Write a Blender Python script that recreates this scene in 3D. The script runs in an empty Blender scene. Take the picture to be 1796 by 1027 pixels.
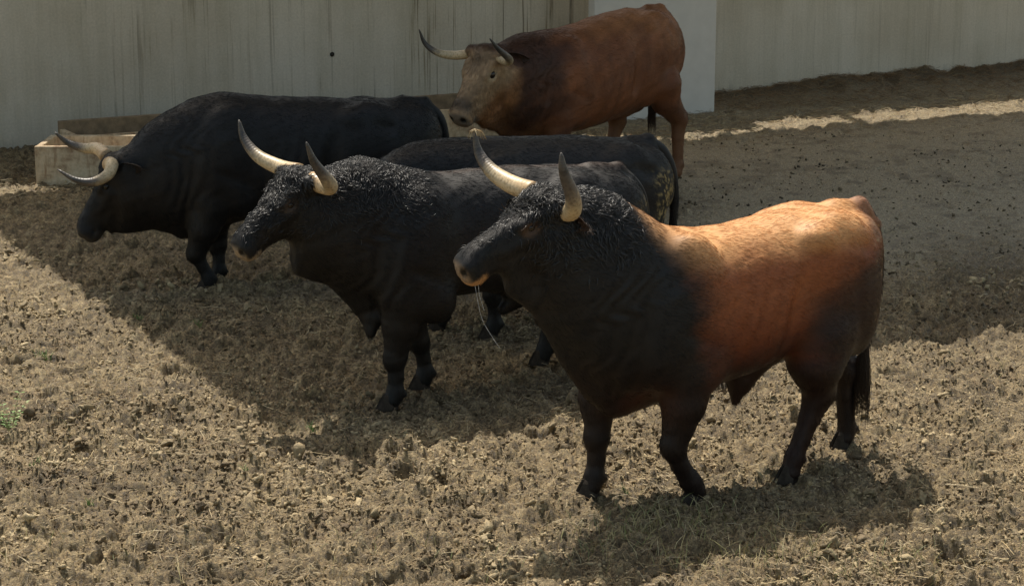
import bpy, math, random
import numpy as np
from mathutils import Vector, Matrix

scene = bpy.context.scene
COL = scene.collection
rng = np.random.default_rng(7)
random.seed(7)
R = math.radians

# ------------------------------------------------------------------ camera
CAM_Z = 3.17
cam = bpy.data.cameras.new('camera')
cam.sensor_width = 36.0
cam.lens = 36.0 * 3600.0 / 1796.0
cam.clip_end = 500.0
co = bpy.data.objects.new('camera', cam)
COL.objects.link(co)
co.location = (0, 0, CAM_Z)
co.rotation_euler = (R(90) - math.atan(837.5 / 3600.0), 0, 0)
scene.camera = co

# ------------------------------------------------------------------ world and sun
SUN = Vector((-0.176, 0.50, 1.0)).normalized()          # towards the sun
elev = math.asin(SUN.z)
azim = math.atan2(SUN.x, SUN.y)
w = bpy.data.worlds.new('World')
scene.world = w
w.use_nodes = True
nt = w.node_tree
bg = nt.nodes['Background']
sky = nt.nodes.new('ShaderNodeTexSky')
sky.sky_type = 'NISHITA'
sky.sun_disc = False
sky.sun_elevation = elev
sky.sun_rotation = azim
sky.air_density = 1.0
sky.dust_density = 2.5
sky.ozone_density = 0.3
tint = nt.nodes.new('ShaderNodeMix'); tint.data_type = 'RGBA'; tint.blend_type = 'MULTIPLY'
tint.inputs[0].default_value = 1.0
tint.inputs[7].default_value = (1.04, 0.96, 0.76, 1)
nt.links.new(sky.outputs[0], tint.inputs[6])
nt.links.new(tint.outputs[2], bg.inputs[0])
bg.inputs[1].default_value = 0.15
sl = bpy.data.lights.new('sun', 'SUN')
sl.energy = 4.0
sl.angle = R(0.5)
sl.color = (1.0, 0.94, 0.84)
so = bpy.data.objects.new('sun', sl)
COL.objects.link(so)
so.rotation_euler = SUN.to_track_quat('Z', 'Y').to_euler()
scene.view_settings.view_transform = 'Standard'
scene.view_settings.look = 'None'
scene.view_settings.exposure = 0.38
scene.view_settings.gamma = 1.0
scene.cycles.use_denoising = True
scene.cycles.denoising_prefilter = 'ACCURATE'
scene.cycles.max_bounces = 6
scene.cycles_curves.shape = 'RIBBONS'


# ------------------------------------------------------------------ helpers
def tag(o, label=None, cat=None, group=None, kind=None):
    if label: o['label'] = label
    if cat: o['category'] = cat
    if group: o['group'] = group
    if kind: o['kind'] = kind
    return o


def empty(name, loc=(0, 0, 0), rz=0.0):
    o = bpy.data.objects.new(name, None)
    o.empty_display_size = 0.1
    COL.objects.link(o)
    o.location = loc
    o.rotation_euler = (0, 0, rz)
    return o


def mesh_obj(name, V, Fc, mat, parent=None, smooth=True, cols=None, attr=None):
    me = bpy.data.meshes.new(name)
    V = np.asarray(V, dtype=np.float32)
    if isinstance(Fc, np.ndarray):
        n, k = Fc.shape
        me.vertices.add(len(V))
        me.vertices.foreach_set('co', V.ravel())
        me.loops.add(n * k)
        me.loops.foreach_set('vertex_index', Fc.astype(np.int32).ravel())
        me.polygons.add(n)
        me.polygons.foreach_set('loop_start', np.arange(n, dtype=np.int32) * k)
        me.polygons.foreach_set('loop_total', np.full(n, k, dtype=np.int32))
        me.update(calc_edges=True)
        me.validate()
    else:
        me.from_pydata([tuple(map(float, v)) for v in V], [], Fc)
        me.update()
    if smooth:
        me.polygons.foreach_set('use_smooth', np.ones(len(me.polygons), dtype=bool))
    if cols is not None:
        a = me.color_attributes.new('col', 'FLOAT_COLOR', 'POINT')
        c4 = np.ones((len(V), 4), np.float32)
        c4[:, :3] = cols
        a.data.foreach_set('color', c4.ravel())
    for nm, arr in (attr or {}).items():
        a = me.attributes.new(nm, 'FLOAT', 'POINT')
        a.data.foreach_set('value', np.asarray(arr, np.float32))
    me.materials.append(mat)
    o = bpy.data.objects.new(name, me)
    COL.objects.link(o)
    if parent: o.parent = parent
    return o


def tube(path, radii, n=12, ratio=1.0, cap=True):
    P = np.asarray(path, float)
    T = np.gradient(P, axis=0)
    T /= np.linalg.norm(T, axis=1)[:, None] + 1e-12
    up = np.array([0.0, 0, 1]) if abs(T[0, 2]) < 0.9 else np.array([1.0, 0, 0])
    V = []
    s = np.cross(up, T[0]); s /= np.linalg.norm(s)
    for i in range(len(P)):
        s = s - T[i] * (s @ T[i]); s /= np.linalg.norm(s)
        b = np.cross(T[i], s)
        for k in range(n):
            a = 2 * math.pi * k / n
            V.append(P[i] + radii[i] * (math.cos(a) * s + ratio * math.sin(a) * b))
    F = []
    for i in range(len(P) - 1):
        for k in range(n):
            a, b = i * n + k, i * n + (k + 1) % n
            F.append((a, b, b + n, a + n))
    if cap:
        F.append(tuple(range(n - 1, -1, -1)))
        F.append(tuple(range((len(P) - 1) * n, len(P) * n)))
    return np.array(V), F


def spline(pts, m):
    """Catmull-Rom through points (columns are any values), resampled to m."""
    P = np.asarray(pts, float)
    n = len(P)
    Q = np.vstack([2 * P[0] - P[1], P, 2 * P[-1] - P[-2]])
    out = []
    for t in np.linspace(0, n - 1 - 1e-9, m):
        i = int(t); f = t - i
        a, b, c, d = Q[i], Q[i + 1], Q[i + 2], Q[i + 3]
        out.append(0.5 * (2 * b + (c - a) * f + (2 * a - 5 * b + 4 * c - d) * f * f + (3 * b - a - 3 * c + d) * f ** 3))
    return np.array(out)


def pchip(xs, ys, x):
    xs = np.asarray(xs, float); ys = np.asarray(ys, float)
    h = np.diff(xs); dl = np.diff(ys) / h
    m = np.zeros_like(ys)
    for i in range(1, len(xs) - 1):
        if dl[i - 1] * dl[i] > 0:
            w1 = 2 * h[i] + h[i - 1]; w2 = h[i] + 2 * h[i - 1]
            m[i] = (w1 + w2) / (w1 / dl[i - 1] + w2 / dl[i])
    m[0], m[-1] = dl[0], dl[-1]
    x = np.clip(x, xs[0], xs[-1])
    k = np.clip(np.searchsorted(xs, x, side='right') - 1, 0, len(xs) - 2)
    t = (x - xs[k]) / h[k]
    t2, t3 = t * t, t * t * t
    return (2 * t3 - 3 * t2 + 1) * ys[k] + (t3 - 2 * t2 + t) * h[k] * m[k] + (-2 * t3 + 3 * t2) * ys[k + 1] + (t3 - t2) * h[k] * m[k + 1]


def hash2(ix, iy, seed=0):
    h = (ix.astype(np.int64) * 374761393 + iy.astype(np.int64) * 668265263 + seed * 974711) & 0xffffffff
    h = ((h ^ (h >> 13)) * 1274126177) & 0xffffffff
    h = ((h ^ (h >> 16)) * 2246822519) & 0xffffffff
    return ((h ^ (h >> 15)) & 0xffffff) / float(0x1000000)


def vnoise(x, y, seed=0):
    ix, iy = np.floor(x), np.floor(y)
    fx, fy = x - ix, y - iy
    fx = fx * fx * fx * (fx * (fx * 6 - 15) + 10); fy = fy * fy * fy * (fy * (fy * 6 - 15) + 10)
    a = hash2(ix, iy, seed); b = hash2(ix + 1, iy, seed); c = hash2(ix, iy + 1, seed); d = hash2(ix + 1, iy + 1, seed)
    return (a + (b - a) * fx) * (1 - fy) + (c + (d - c) * fx) * fy


def worley(x, y, seed=0):
    ix, iy = np.floor(x), np.floor(y)
    best = np.full(x.shape, 9.0); hid = np.zeros(x.shape)
    for dx in (-1, 0, 1):
        for dy in (-1, 0, 1):
            cx, cy = ix + dx, iy + dy
            px = cx + hash2(cx, cy, seed); py = cy + hash2(cx, cy, seed + 11)
            d = (px - x) ** 2 + (py - y) ** 2
            m = d < best
            best = np.where(m, d, best); hid = np.where(m, hash2(cx, cy, seed + 23), hid)
    return np.sqrt(best), hid


def sstep(a, b, x):
    t = np.clip((x - a) / (b - a), 0, 1)
    return t * t * (3 - 2 * t)


# ------------------------------------------------------------------ materials
class NT:
    def __init__(s, name):
        s.m = bpy.data.materials.new(name); s.m.use_nodes = True
        s.t = s.m.node_tree; s.n = s.t.nodes; s.p = s.n['Principled BSDF']; s.out = s.n['Material Output']

    def add(s, typ, **kw):
        nd = s.n.new(typ)
        for k, v in kw.items():
            if k in nd.inputs.keys(): nd.inputs[k].default_value = v
            else: setattr(nd, k, v)
        return nd

    def link(s, a, b): s.t.links.new(a, b)

    def coords(s, scale=(1, 1, 1), obj=True):
        tc = s.add('ShaderNodeTexCoord'); mp = s.add('ShaderNodeMapping')
        mp.inputs['Scale'].default_value = scale
        s.link(tc.outputs['Object'], mp.inputs[0])
        return mp.outputs[0]

    def noise(s, scale, detail=4, rough=0.55, vec=None):
        nd = s.add('ShaderNodeTexNoise', Scale=scale, Detail=detail, Roughness=rough)
        if vec is not None: s.link(vec, nd.inputs['Vector'])
        return nd.outputs['Fac']

    def ramp(s, fac, stops):
        r = s.add('ShaderNodeValToRGB')
        e = r.color_ramp.elements
        while len(e) < len(stops): e.new(0.5)
        for i, (p, c) in enumerate(stops):
            e[i].position = p; e[i].color = (*c, 1) if len(c) == 3 else c
        s.link(fac, r.inputs[0])
        return r.outputs['Color']

    def mix(s, fac, a, b, mode='MIX'):
        m = s.add('ShaderNodeMix', data_type='RGBA', blend_type=mode)
        for sock, v in ((m.inputs[0], fac), (m.inputs[6], a), (m.inputs[7], b)):
            if isinstance(v, (int, float)): sock.default_value = v
            elif isinstance(v, tuple): sock.default_value = (*v, 1)
            else: s.link(v, sock)
        return m.outputs[2]

    def bump(s, h, strength=0.4, dist=0.01):
        b = s.add('ShaderNodeBump', Strength=strength, Distance=dist)
        s.link(h, b.inputs['Height']); s.link(b.outputs[0], s.p.inputs['Normal'])

    def attr(s, name):
        a = s.add('ShaderNodeAttribute'); a.attribute_name = name
        return a


def mat_plain(name, c, rough=0.6, var=0.15, scale=20, bump=0.2):
    t = NT(name)
    v = t.coords()
    f = t.noise(scale, 5, 0.6, v)
    c0 = tuple(x * (1 - var) for x in c); c1 = tuple(min(1, x * (1 + var)) for x in c)
    t.link(t.ramp(f, [(0.3, c0), (0.7, c1)]), t.p.inputs['Base Color'])
    t.p.inputs['Roughness'].default_value = rough
    t.bump(f, bump, 0.004)
    return t.m


def mat_ground():
    t = NT('mud')
    v = t.coords()
    a = t.noise(1.3, 4, 0.6, v); b = t.noise(17, 6, 0.7, v); c = t.noise(70, 5, 0.7, v); d = t.noise(240, 3, 0.6, v)
    base = t.ramp(b, [(0.28, (0.085, 0.060, 0.030)), (0.43, (0.22, 0.162, 0.086)), (0.58, (0.39, 0.302, 0.170)), (0.76, (0.62, 0.505, 0.32))])
    fine = t.ramp(c, [(0.36, (0.36, 0.33, 0.29)), (0.5, (0.95, 0.95, 0.94)), (0.66, (1.5, 1.46, 1.36))])
    col = t.mix(1.0, base, fine, 'MULTIPLY')
    big = t.ramp(a, [(0.35, (0.82, 0.8, 0.78)), (0.65, (1.1, 1.08, 1.04))])
    col = t.mix(1.0, col, big, 'MULTIPLY')
    smooth = t.attr('packed').outputs['Fac']
    col = t.mix(smooth, col, t.mix(1.0, t.ramp(b, [(0.3, (0.40, 0.32, 0.205)), (0.7, (0.53, 0.435, 0.29))]), fine, 'MULTIPLY'))
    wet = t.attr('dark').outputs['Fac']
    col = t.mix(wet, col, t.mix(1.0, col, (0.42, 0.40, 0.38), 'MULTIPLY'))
    t.link(col, t.p.inputs['Base Color'])
    t.link(t.ramp(c, [(0.3, (0.38,) * 3), (0.7, (0.9,) * 3)]), t.p.inputs['Roughness'])
    t.p.inputs['Specular IOR Level'].default_value = 0.5
    h = t.mix(0.45, c, d)
    t.bump(h, 1.0, 0.028)
    return t.m


def mat_vcol(name, rough=0.8, spec=0.3, bump=0.0, translucent=False):
    t = NT(name)
    a = t.attr('col').outputs['Color']
    f = t.noise(60, 4, 0.6, t.coords())
    t.link(t.mix(1.0, a, t.ramp(f, [(0.3, (0.75,) * 3), (0.7, (1.2,) * 3)]), 'MULTIPLY'), t.p.inputs['Base Color'])
    t.p.inputs['Roughness'].default_value = rough
    t.p.inputs['Specular IOR Level'].default_value = spec
    if bump: t.bump(f, bump, 0.01)
    return t.m


def mat_wall():
    t = NT('weathered_concrete')
    v = t.coords()
    blotch = t.noise(0.7, 6, 0.65, v)
    grain = t.noise(45, 5, 0.7, v)
    base = t.ramp(blotch, [(0.3, (0.53, 0.465, 0.36)), (0.55, (0.63, 0.57, 0.465)), (0.75, (0.69, 0.635, 0.54))])
    base = t.mix(1.0, base, t.ramp(grain, [(0.3, (0.86,) * 3), (0.7, (1.1,) * 3)]), 'MULTIPLY')
    # board and rain streaks: noise stretched along z
    s1 = t.noise(1.0, 5, 0.75, t.coords((2.2, 2.2, 0.16)))
    s2 = t.noise(1.0, 3, 0.6, t.coords((27, 27, 0.42)))
    s3 = t.noise(1.0, 3, 0.65, t.coords((7, 7, 0.8)))
    st = t.ramp(s1, [(0.32, (0.84, 0.84, 0.80)), (0.52, (1, 1, 1)), (0.8, (1.06, 1.06, 1.05))])
    base = t.mix(1.0, base, st, 'MULTIPLY')
    thin = t.ramp(s2, [(0.54, (1, 1, 1)), (0.595, (0.55, 0.51, 0.43)), (0.65, (0.12, 0.10, 0.08))])
    brk = t.ramp(s3, [(0.42, (0, 0, 0)), (0.60, (1, 1, 1))])
    sx = t.add('ShaderNodeSeparateXYZ'); t.link(v, sx.inputs[0])
    mr = t.add('ShaderNodeMapRange'); mr.inputs[1].default_value = 6; mr.inputs[2].default_value = 20; t.link(sx.outputs[0], mr.inputs[0])
    zone = t.ramp(mr.outputs[0], [(0.24, (0.12,) * 3), (0.36, (1, 1, 1)), (0.66, (1, 1, 1)), (0.76, (0.22,) * 3)])
    wide = t.mix(1.0, zone, t.ramp(t.noise(0.6, 3, 0.5, v), [(0.36, (0.35,) * 3), (0.52, (1, 1, 1))]), 'MULTIPLY')
    brk = t.mix(1.0, brk, wide, 'MULTIPLY')
    base = t.mix(brk, base, t.mix(1.0, base, thin, 'MULTIPLY'))
    # splash stains along the foot
    sep = t.add('ShaderNodeSeparateXYZ'); t.link(v, sep.inputs[0])
    md = t.add('ShaderNodeMath', operation='MULTIPLY_ADD'); t.link(s3, md.inputs[0]); md.inputs[1].default_value = -0.9; md.inputs[2].default_value = 0.55
    lo = t.add('ShaderNodeMath', operation='SUBTRACT'); t.link(md.outputs[0], lo.inputs[0]); t.link(sep.outputs[2], lo.inputs[1])
    mask = t.ramp(lo.outputs[0], [(0.0, (0, 0, 0)), (0.16, (0.75,) * 3)])
    base = t.mix(mask, base, t.mix(1.0, base, (0.62, 0.62, 0.63), 'MULTIPLY'))
    t.link(base, t.p.inputs['Base Color'])
    t.p.inputs['Roughness'].default_value = 0.9
    t.bump(t.mix(0.4, grain, s2), 0.35, 0.006)
    return t.m


def mat_trough():
    t = NT('stained_cream_trough')
    v = t.coords()
    a = t.noise(5, 6, 0.7, v); b = t.noise(28, 5, 0.7, v)
    base = t.ramp(a, [(0.34, (0.26, 0.15, 0.075)), (0.48, (0.55, 0.42, 0.265)), (0.7, (0.70, 0.59, 0.41))])
    st = t.noise(1.0, 4, 0.7, t.coords((18, 18, 2.5)))
    base = t.mix(t.ramp(st, [(0.55, (0, 0, 0)), (0.7, (0.8,) * 3)]), base, (0.30, 0.17, 0.08))
    base = t.mix(1.0, base, t.ramp(b, [(0.3, (0.75,) * 3), (0.7, (1.1,) * 3)]), 'MULTIPLY')
    t.link(base, t.p.inputs['Base Color'])
    t.p.inputs['Roughness'].default_value = 0.75
    t.bump(b, 0.3, 0.006)
    return t.m


def mat_horn():
    t = NT('horn_keratin')
    a = t.attr('t').outputs['Fac']
    n = t.noise(22, 5, 0.6, t.coords((1, 1, 1)))
    md = t.add('ShaderNodeMath', operation='MULTIPLY_ADD'); t.link(n, md.inputs[0]); md.inputs[1].default_value = 0.34; t.link(a, md.inputs[2])
    c = t.ramp(md.outputs[0], [(0.14, (0.40, 0.25, 0.12)), (0.34, (0.66, 0.50, 0.30)), (0.58, (0.50, 0.40, 0.25)), (0.76, (0.11, 0.09, 0.075)), (0.97, (0.035, 0.032, 0.03)), (1.0, (0.07, 0.06, 0.05))])
    rings = t.add('ShaderNodeTexWave', Scale=1.0, Distortion=1.5, Detail=3)
    cb = t.add('ShaderNodeCombineXYZ'); mm = t.add('ShaderNodeMath', operation='MULTIPLY'); t.link(a, mm.inputs[0]); mm.inputs[1].default_value = 9
    t.link(mm.outputs[0], cb.inputs[0]); t.link(cb.outputs[0], rings.inputs['Vector'])
    crack = t.noise(70, 4, 0.7, t.coords())
    c = t.mix(1.0, c, t.ramp(crack, [(0.34, (0.55, 0.5, 0.42)), (0.5, (1, 1, 1))]), 'MULTIPLY')
    t.link(c, t.p.inputs['Base Color'])
    t.p.inputs['Roughness'].default_value = 0.42
    t.bump(t.mix(0.5, rings.outputs['Fac'], crack), 0.25, 0.004)
    return t.m


def mat_skin():
    t = NT('bull_coat')
    a = t.attr('col').outputs['Color']
    v = t.coords((14, 60, 60))
    n = t.noise(3.0, 4, 0.6, v)
    k = t.noise(9, 4, 0.6, t.coords())
    c = t.mix(1.0, a, t.ramp(n, [(0.3, (0.72,) * 3), (0.7, (1.22,) * 3)]), 'MULTIPLY')
    t.link(c, t.p.inputs['Base Color'])
    t.link(t.ramp(k, [(0.3, (0.48,) * 3), (0.7, (0.68,) * 3)]), t.p.inputs['Roughness'])
    t.p.inputs['Specular IOR Level'].default_value = 0.32
    t.bump(n, 0.25, 0.004)
    return t.m


def mat_hair():
    t = NT('bull_hair')
    a = t.attr('col').outputs['Color']
    t.link(a, t.p.inputs['Base Color'])
    t.p.inputs['Roughness'].default_value = 0.40
    t.p.inputs['Specular IOR Level'].default_value = 0.36
    return t.m


M_MUD = mat_ground()
M_WALL = mat_wall()
M_PANEL = mat_plain('grey_painted_panel', (0.66, 0.63, 0.58), 0.75, 0.05, 6, 0.1)
M_TROUGH = mat_trough()
M_PLANK = mat_plain('brown_board', (0.24, 0.17, 0.10), 0.85, 0.35, 12, 0.3)
M_STEEL = mat_plain('galvanised_steel', (0.45, 0.45, 0.46), 0.5, 0.1, 8, 0.1)
M_HORN = mat_horn()
M_SKIN = mat_skin()
M_HAIR = mat_hair()
_t = NT('wet_locks')
_t.link(_t.attr('col').outputs['Color'], _t.p.inputs['Base Color'])
_t.p.inputs['Roughness'].default_value = 0.36
_t.p.inputs['Specular IOR Level'].default_value = 0.6
M_WET = _t.m
M_EYE = mat_plain('eye_wet', (0.012, 0.008, 0.006), 0.06, 0.2, 30, 0.0)
M_HOOF = mat_plain('hoof_keratin', (0.045, 0.036, 0.028), 0.9, 0.4, 30, 0.3)
M_HOOF.node_tree.nodes['Principled BSDF'].inputs['Specular IOR Level'].default_value = 0.15
M_STRAW = mat_vcol('straw_stalks', 0.55, 0.4)
M_CLOD = mat_vcol('dry_clods', 0.72, 0.4, 0.9)
M_GRASS = mat_vcol('grass_blades', 0.5, 0.4)
M_DROOL = NT('saliva').m
_p = M_DROOL.node_tree.nodes['Principled BSDF']
_p.inputs['Base Color'].default_value = (0.85, 0.87, 0.88, 1); _p.inputs['Roughness'].default_value = 0.08
_p.inputs['Alpha'].default_value = 0.45

# ------------------------------------------------------------------ ground
WU = np.array([0.883, 0.469]); WV = np.array([-0.469, 0.883])   # along / behind the wall
W0 = np.array([-4.962, 19.686])


def wall_dist(x, y):
    return -((x - W0[0]) * WV[0] + (y - W0[1]) * WV[1])


def packed_mask(x, y):
    m = sstep(12.8, 15.2, y + 0.35 * (vnoise(x * 0.9, y * 0.9, 3) - 0.5) - 0.42 * (x - 2.0)) * sstep(0.3, 1.6, x + 0.8 * (vnoise(x * .7, y * .7, 5) - .5))
    wd = wall_dist(x, y)
    return m * 0.9 * (1 - 0.55 * np.exp(-((wd - 2.0) / 0.7) ** 2))


HOOF_PITS = []


def ground_z(x, y):
    x = np.asarray(x, float); y = np.asarray(y, float)
    pk = packed_mask(x, y)
    rough = 1 - 0.76 * pk
    z = 0.03 * (vnoise(x * 0.9, y * 0.9, 1) - 0.6) + 0.02 * (vnoise(x * 2.3, y * 2.3, 2) - 0.5)
    wx = x + 0.05 * (vnoise(x * 9, y * 9, 31) - .5); wy = y + 0.05 * (vnoise(x * 9, y * 9, 32) - .5)
    d1, h1 = worley(wx * 5.2, wy * 5.2, 4)
    lumpy = sstep(0.35, 0.75, vnoise(x * 1.6, y * 1.6, 8))
    z = z + rough * (0.35 + 0.65 * lumpy) * 0.080 * (h1 * np.clip(1 - (d1 / 0.62) ** 2, 0, 1) - 0.3)
    d0, h0 = worley(wx * 2.6, wy * 2.6, 14)
    z = z - rough * 0.10 * np.where(h0 > 0.60, np.exp(-(d0 / 0.17) ** 2), 0)
    z = z + rough * 0.022 * np.where(h0 > 0.60, np.exp(-((d0 - 0.27) / 0.06) ** 2), 0)
    d2, h2 = worley(wx * 13, wy * 13, 6)
    z = z + rough * 0.044 * (h2 * np.clip(1 - (d2 / 0.60) ** 2, 0, 1) - 0.3)
    d3, h3 = worley(wx * 31, wy * 31, 7)
    z = z + (0.15 + 0.85 * rough) * 0.020 * ((0.25 + 0.75 * h3) * np.clip(1 - (d3 / 0.62) ** 2, 0, 1) - 0.4)
    z = z + rough * 0.016 * (vnoise(x * 47, y * 47, 9) - 0.5)
    z = z + (0.3 + 0.7 * rough) * 0.012 * (vnoise(x * 80, y * 80, 10) - 0.5)
    d4, h4 = worley(wx * 56, wy * 56, 19)
    z = z + (0.35 + 0.65 * rough) * 0.011 * ((0.2 + 0.8 * h4) * np.clip(1 - (d4 / 0.62) ** 2, 0, 1) - 0.4)
    wd = wall_dist(x, y)
    bank = np.exp(-np.clip(wd, 0, 9) / 0.35)
    z = z + bank * (0.05 + 0.12 * sstep(1.5, 5.0, x) * (0.3 + 1.1 * vnoise(x * 4, y * 4, 17)))
    return z


def build_ground():
    ys = [6.6]
    while ys[-1] < 27.5: ys.append(ys[-1] + 0.0105 * (ys[-1] / 9.0) ** 1.75)
    ys = np.array([-60, -20, 0, 4, 6] + ys + [29, 33, 45, 90, 200.0])
    s = np.concatenate([[-30, -8, -2.5, -1.0], np.linspace(-0.56, 0.56, 860), [1.0, 2.5, 8, 30]])
    W = np.clip(ys, 6.6, 27.5) * 0.52 + 1.4
    Y, S = np.meshgrid(ys, s, indexing='ij')
    X = S * W[:, None]
    Z = ground_z(X, Y)
    far = (np.abs(S) > 0.6) | (Y < 6.5) | (Y > 28)
    Z = np.where(far, -0.01, Z)
    ny, nx = X.shape
    V = np.stack([X, Y, Z], -1).reshape(-1, 3)
    idx = np.arange(ny * nx).reshape(ny, nx)
    Fq = np.stack([idx[:-1, :-1], idx[:-1, 1:], idx[1:, 1:], idx[1:, :-1]], -1).reshape(-1, 4)
    x, y = V[:, 0], V[:, 1]
    wd = wall_dist(x, y)
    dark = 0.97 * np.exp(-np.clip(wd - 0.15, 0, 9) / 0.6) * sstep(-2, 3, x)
    dd, hh = worley(x * 2.2, y * 2.2, 41)
    dark = np.maximum(dark, 0.75 * packed_mask(x, y) * np.where(hh > 0.78, sstep(0.22, 0.10, dd + 0.12 * (vnoise(x * 22, y * 22, 5) - .5)), 0))
    # churned darker dung on the right
    dark = np.maximum(dark, 0.55 * sstep(2.0, 3.0, x) * sstep(11.5, 13, y) * sstep(17.0, 14.2, y) * sstep(0.3, 0.6, vnoise(x * 1.8, y * 1.8, 44)))
    dark = np.maximum(dark, 0.5 * sstep(0.5, 0.72, vnoise(x * 3.1, y * 3.1, 46)) * sstep(0.35, 0.7, vnoise(x * 11, y * 11, 47)))
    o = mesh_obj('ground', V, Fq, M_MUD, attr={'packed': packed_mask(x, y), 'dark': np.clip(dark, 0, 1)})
    tag(o, kind='structure')


build_ground()


def visible_xy(n, y0, y1, power=1.0):
    """random ground points inside the photographed wedge, denser near the front"""
    u = rng.random(n) ** power
    y = y0 + (y1 - y0) * u
    x = (rng.random(n) * 2 - 1) * (0.262 * y + 0.35)
    return x, y


def build_clods():
    """crumbs and clods of dry mud, thick on the churned ground, thin on the packed part"""
    import bmesh

    def shape_set(sub, count, jit):
        bm = bmesh.new(); bmesh.ops.create_icosphere(bm, subdivisions=sub, radius=1.0)
        base = np.array([v.co[:] for v in bm.verts]); faces = np.array([[v.index for v in f.verts] for f in bm.faces]); bm.free()
        out = []
        for k in range(count):
            d = base.copy()
            for _ in range(5):
                a = rng.normal(size=3); a /= np.linalg.norm(a)
                d = d * (1 + 0.27 * np.sin(3.6 * (base @ a) + rng.random() * 6))[:, None]
            out.append(d + rng.normal(size=d.shape) * jit)
        return np.array(out), faces

    def scatter(n, y0, y1, power, s0, s1, expo, lo=0.22):
        x, y = visible_xy(n, y0, y1, power)
        m = vnoise(x * 1.5, y * 1.5, 51) * 0.5 + vnoise(x * 6.1, y * 6.1, 52) * 0.5
        keep = (rng.random(n) < lo + 1.5 * sstep(0.34, 0.68, m)) & (rng.random(n) < 1 - 0.85 * packed_mask(x, y)) & (wall_dist(x, y) > 0.1)
        x, y, m = x[keep], y[keep], m[keep]
        return x, y, (s0 + (s1 - s0) * rng.random(len(x)) ** expo) * (0.75 + 0.6 * m)

    VV, FF, CC = [], [], []
    n0 = 0
    for (shapes, faces), sets in ((shape_set(1, 40, 0.17), [scatter(62000, 7.2, 13.2, 1.2, 0.0035, 0.0115, 1.6, 0.4), scatter(14000, 12.5, 21, 1.0, 0.006, 0.016, 1.8)]),
                                  (shape_set(2, 24, 0.10), [scatter(4200, 7.2, 15, 1.2, 0.009, 0.023, 2.4, 0.1)])):
        nb = shapes.shape[1]
        x = np.concatenate([p[0] for p in sets]); y = np.concatenate([p[1] for p in sets]); sz = np.concatenate([p[2] for p in sets])
        n = len(x)
        z = ground_z(x, y)
        qn = rng.normal(size=(n, 4)); qn /= np.linalg.norm(qn, axis=1)[:, None]
        w_, a, b, c = qn.T
        M = np.stack([np.stack([1 - 2 * (b * b + c * c), 2 * (a * b - w_ * c), 2 * (a * c + w_ * b)], -1),
                      np.stack([2 * (a * b + w_ * c), 1 - 2 * (a * a + c * c), 2 * (b * c - w_ * a)], -1),
                      np.stack([2 * (a * c - w_ * b), 2 * (b * c + w_ * a), 1 - 2 * (a * a + b * b)], -1)], 1)
        d = shapes[rng.integers(len(shapes), size=n)] * (np.array([1, 0.9, 0.75]) * (0.7 + 0.6 * rng.random((n, 1, 3))))
        d = np.einsum('nij,nvj->nvi', M, d) * np.array([1, 1, 0.85])
        VV.append((d * sz[:, None, None] + np.stack([x, y, z + sz * 0.20], -1)[:, None, :]).reshape(-1, 3))
        FF.append((faces[None] + (np.arange(n) * nb)[:, None, None]).reshape(-1, 3) + n0)
        n0 += n * nb
        t = np.clip(0.42 + 0.6 * (rng.random(n) - 0.5) + 1.1 * (vnoise(x * 2.6, y * 2.6, 71) - 0.5), 0, 1)[:, None]
        C = np.array([0.115, 0.079, 0.040]) * (1 - t) + np.array([0.45, 0.352, 0.20]) * t
        C[packed_mask(x, y) > .5] *= 0.55
        CC.append(np.repeat(C, nb, 0))
    o = mesh_obj('dirt_clods', np.vstack(VV), np.vstack(FF), M_CLOD, cols=np.vstack(CC))
    tag(o, 'loose crumbly clods of dry mud and dung over the yard', 'dirt', kind='stuff')


build_clods()


def stalks(n, x, y, length, width, lift, tones, tilt=0.25):
    """thin three-sided stalks lying on the ground"""
    V = np.zeros((n, 9, 3)); 
    a = rng.random(n) * 6.283
    dx, dy = np.cos(a), np.sin(a)
    L = length * (0.35 + 0.65 * rng.random(n) ** 1.5)
    rise = (rng.random(n) - 0.4) * tilt * L
    bend = (rng.random(n) - 0.5) * 0.25 * L
    zg = ground_z(x, y) + lift
    for k, t in enumerate((-0.5, 0.0, 0.5)):
        cx = x + dx * L * t - dy * bend * (0.25 - t * t) * 4
        cy = y + dy * L * t + dx * bend * (0.25 - t * t) * 4
        cz = zg + rise * t + 0.012 * (0.25 - t * t) * 4 * rng.random(n)
        cz = np.maximum(cz, ground_z(cx, cy) + 0.002)
        wv = width * (0.6 + 0.8 * rng.random(n))
        V[:, k * 3 + 0] = np.stack([cx - dy * wv, cy + dx * wv, cz], -1)
        V[:, k * 3 + 1] = np.stack([cx + dy * wv, cy - dx * wv, cz], -1)
        V[:, k * 3 + 2] = np.stack([cx, cy, cz + wv * 1.1], -1)
    f = []
    for k in range(2):
        for q in range(3):
            f.append((k * 3 + q, k * 3 + (q + 1) % 3, k * 3 + 3 + (q + 1) % 3, k * 3 + 3 + q))
    Fq = (np.array(f)[None] + (np.arange(n) * 9)[:, None, None]).reshape(-1, 4)
    tn = np.asarray(tones)[rng.integers(len(tones), size=n)] * (0.7 + 0.5 * rng.random((n, 1)))
    return V.reshape(-1, 3), Fq, np.repeat(tn, 9, 0)


STRAW = [(0.55, 0.42, 0.22), (0.62, 0.50, 0.30), (0.42, 0.29, 0.14), (0.50, 0.40, 0.26), (0.30, 0.19, 0.09)]


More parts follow.
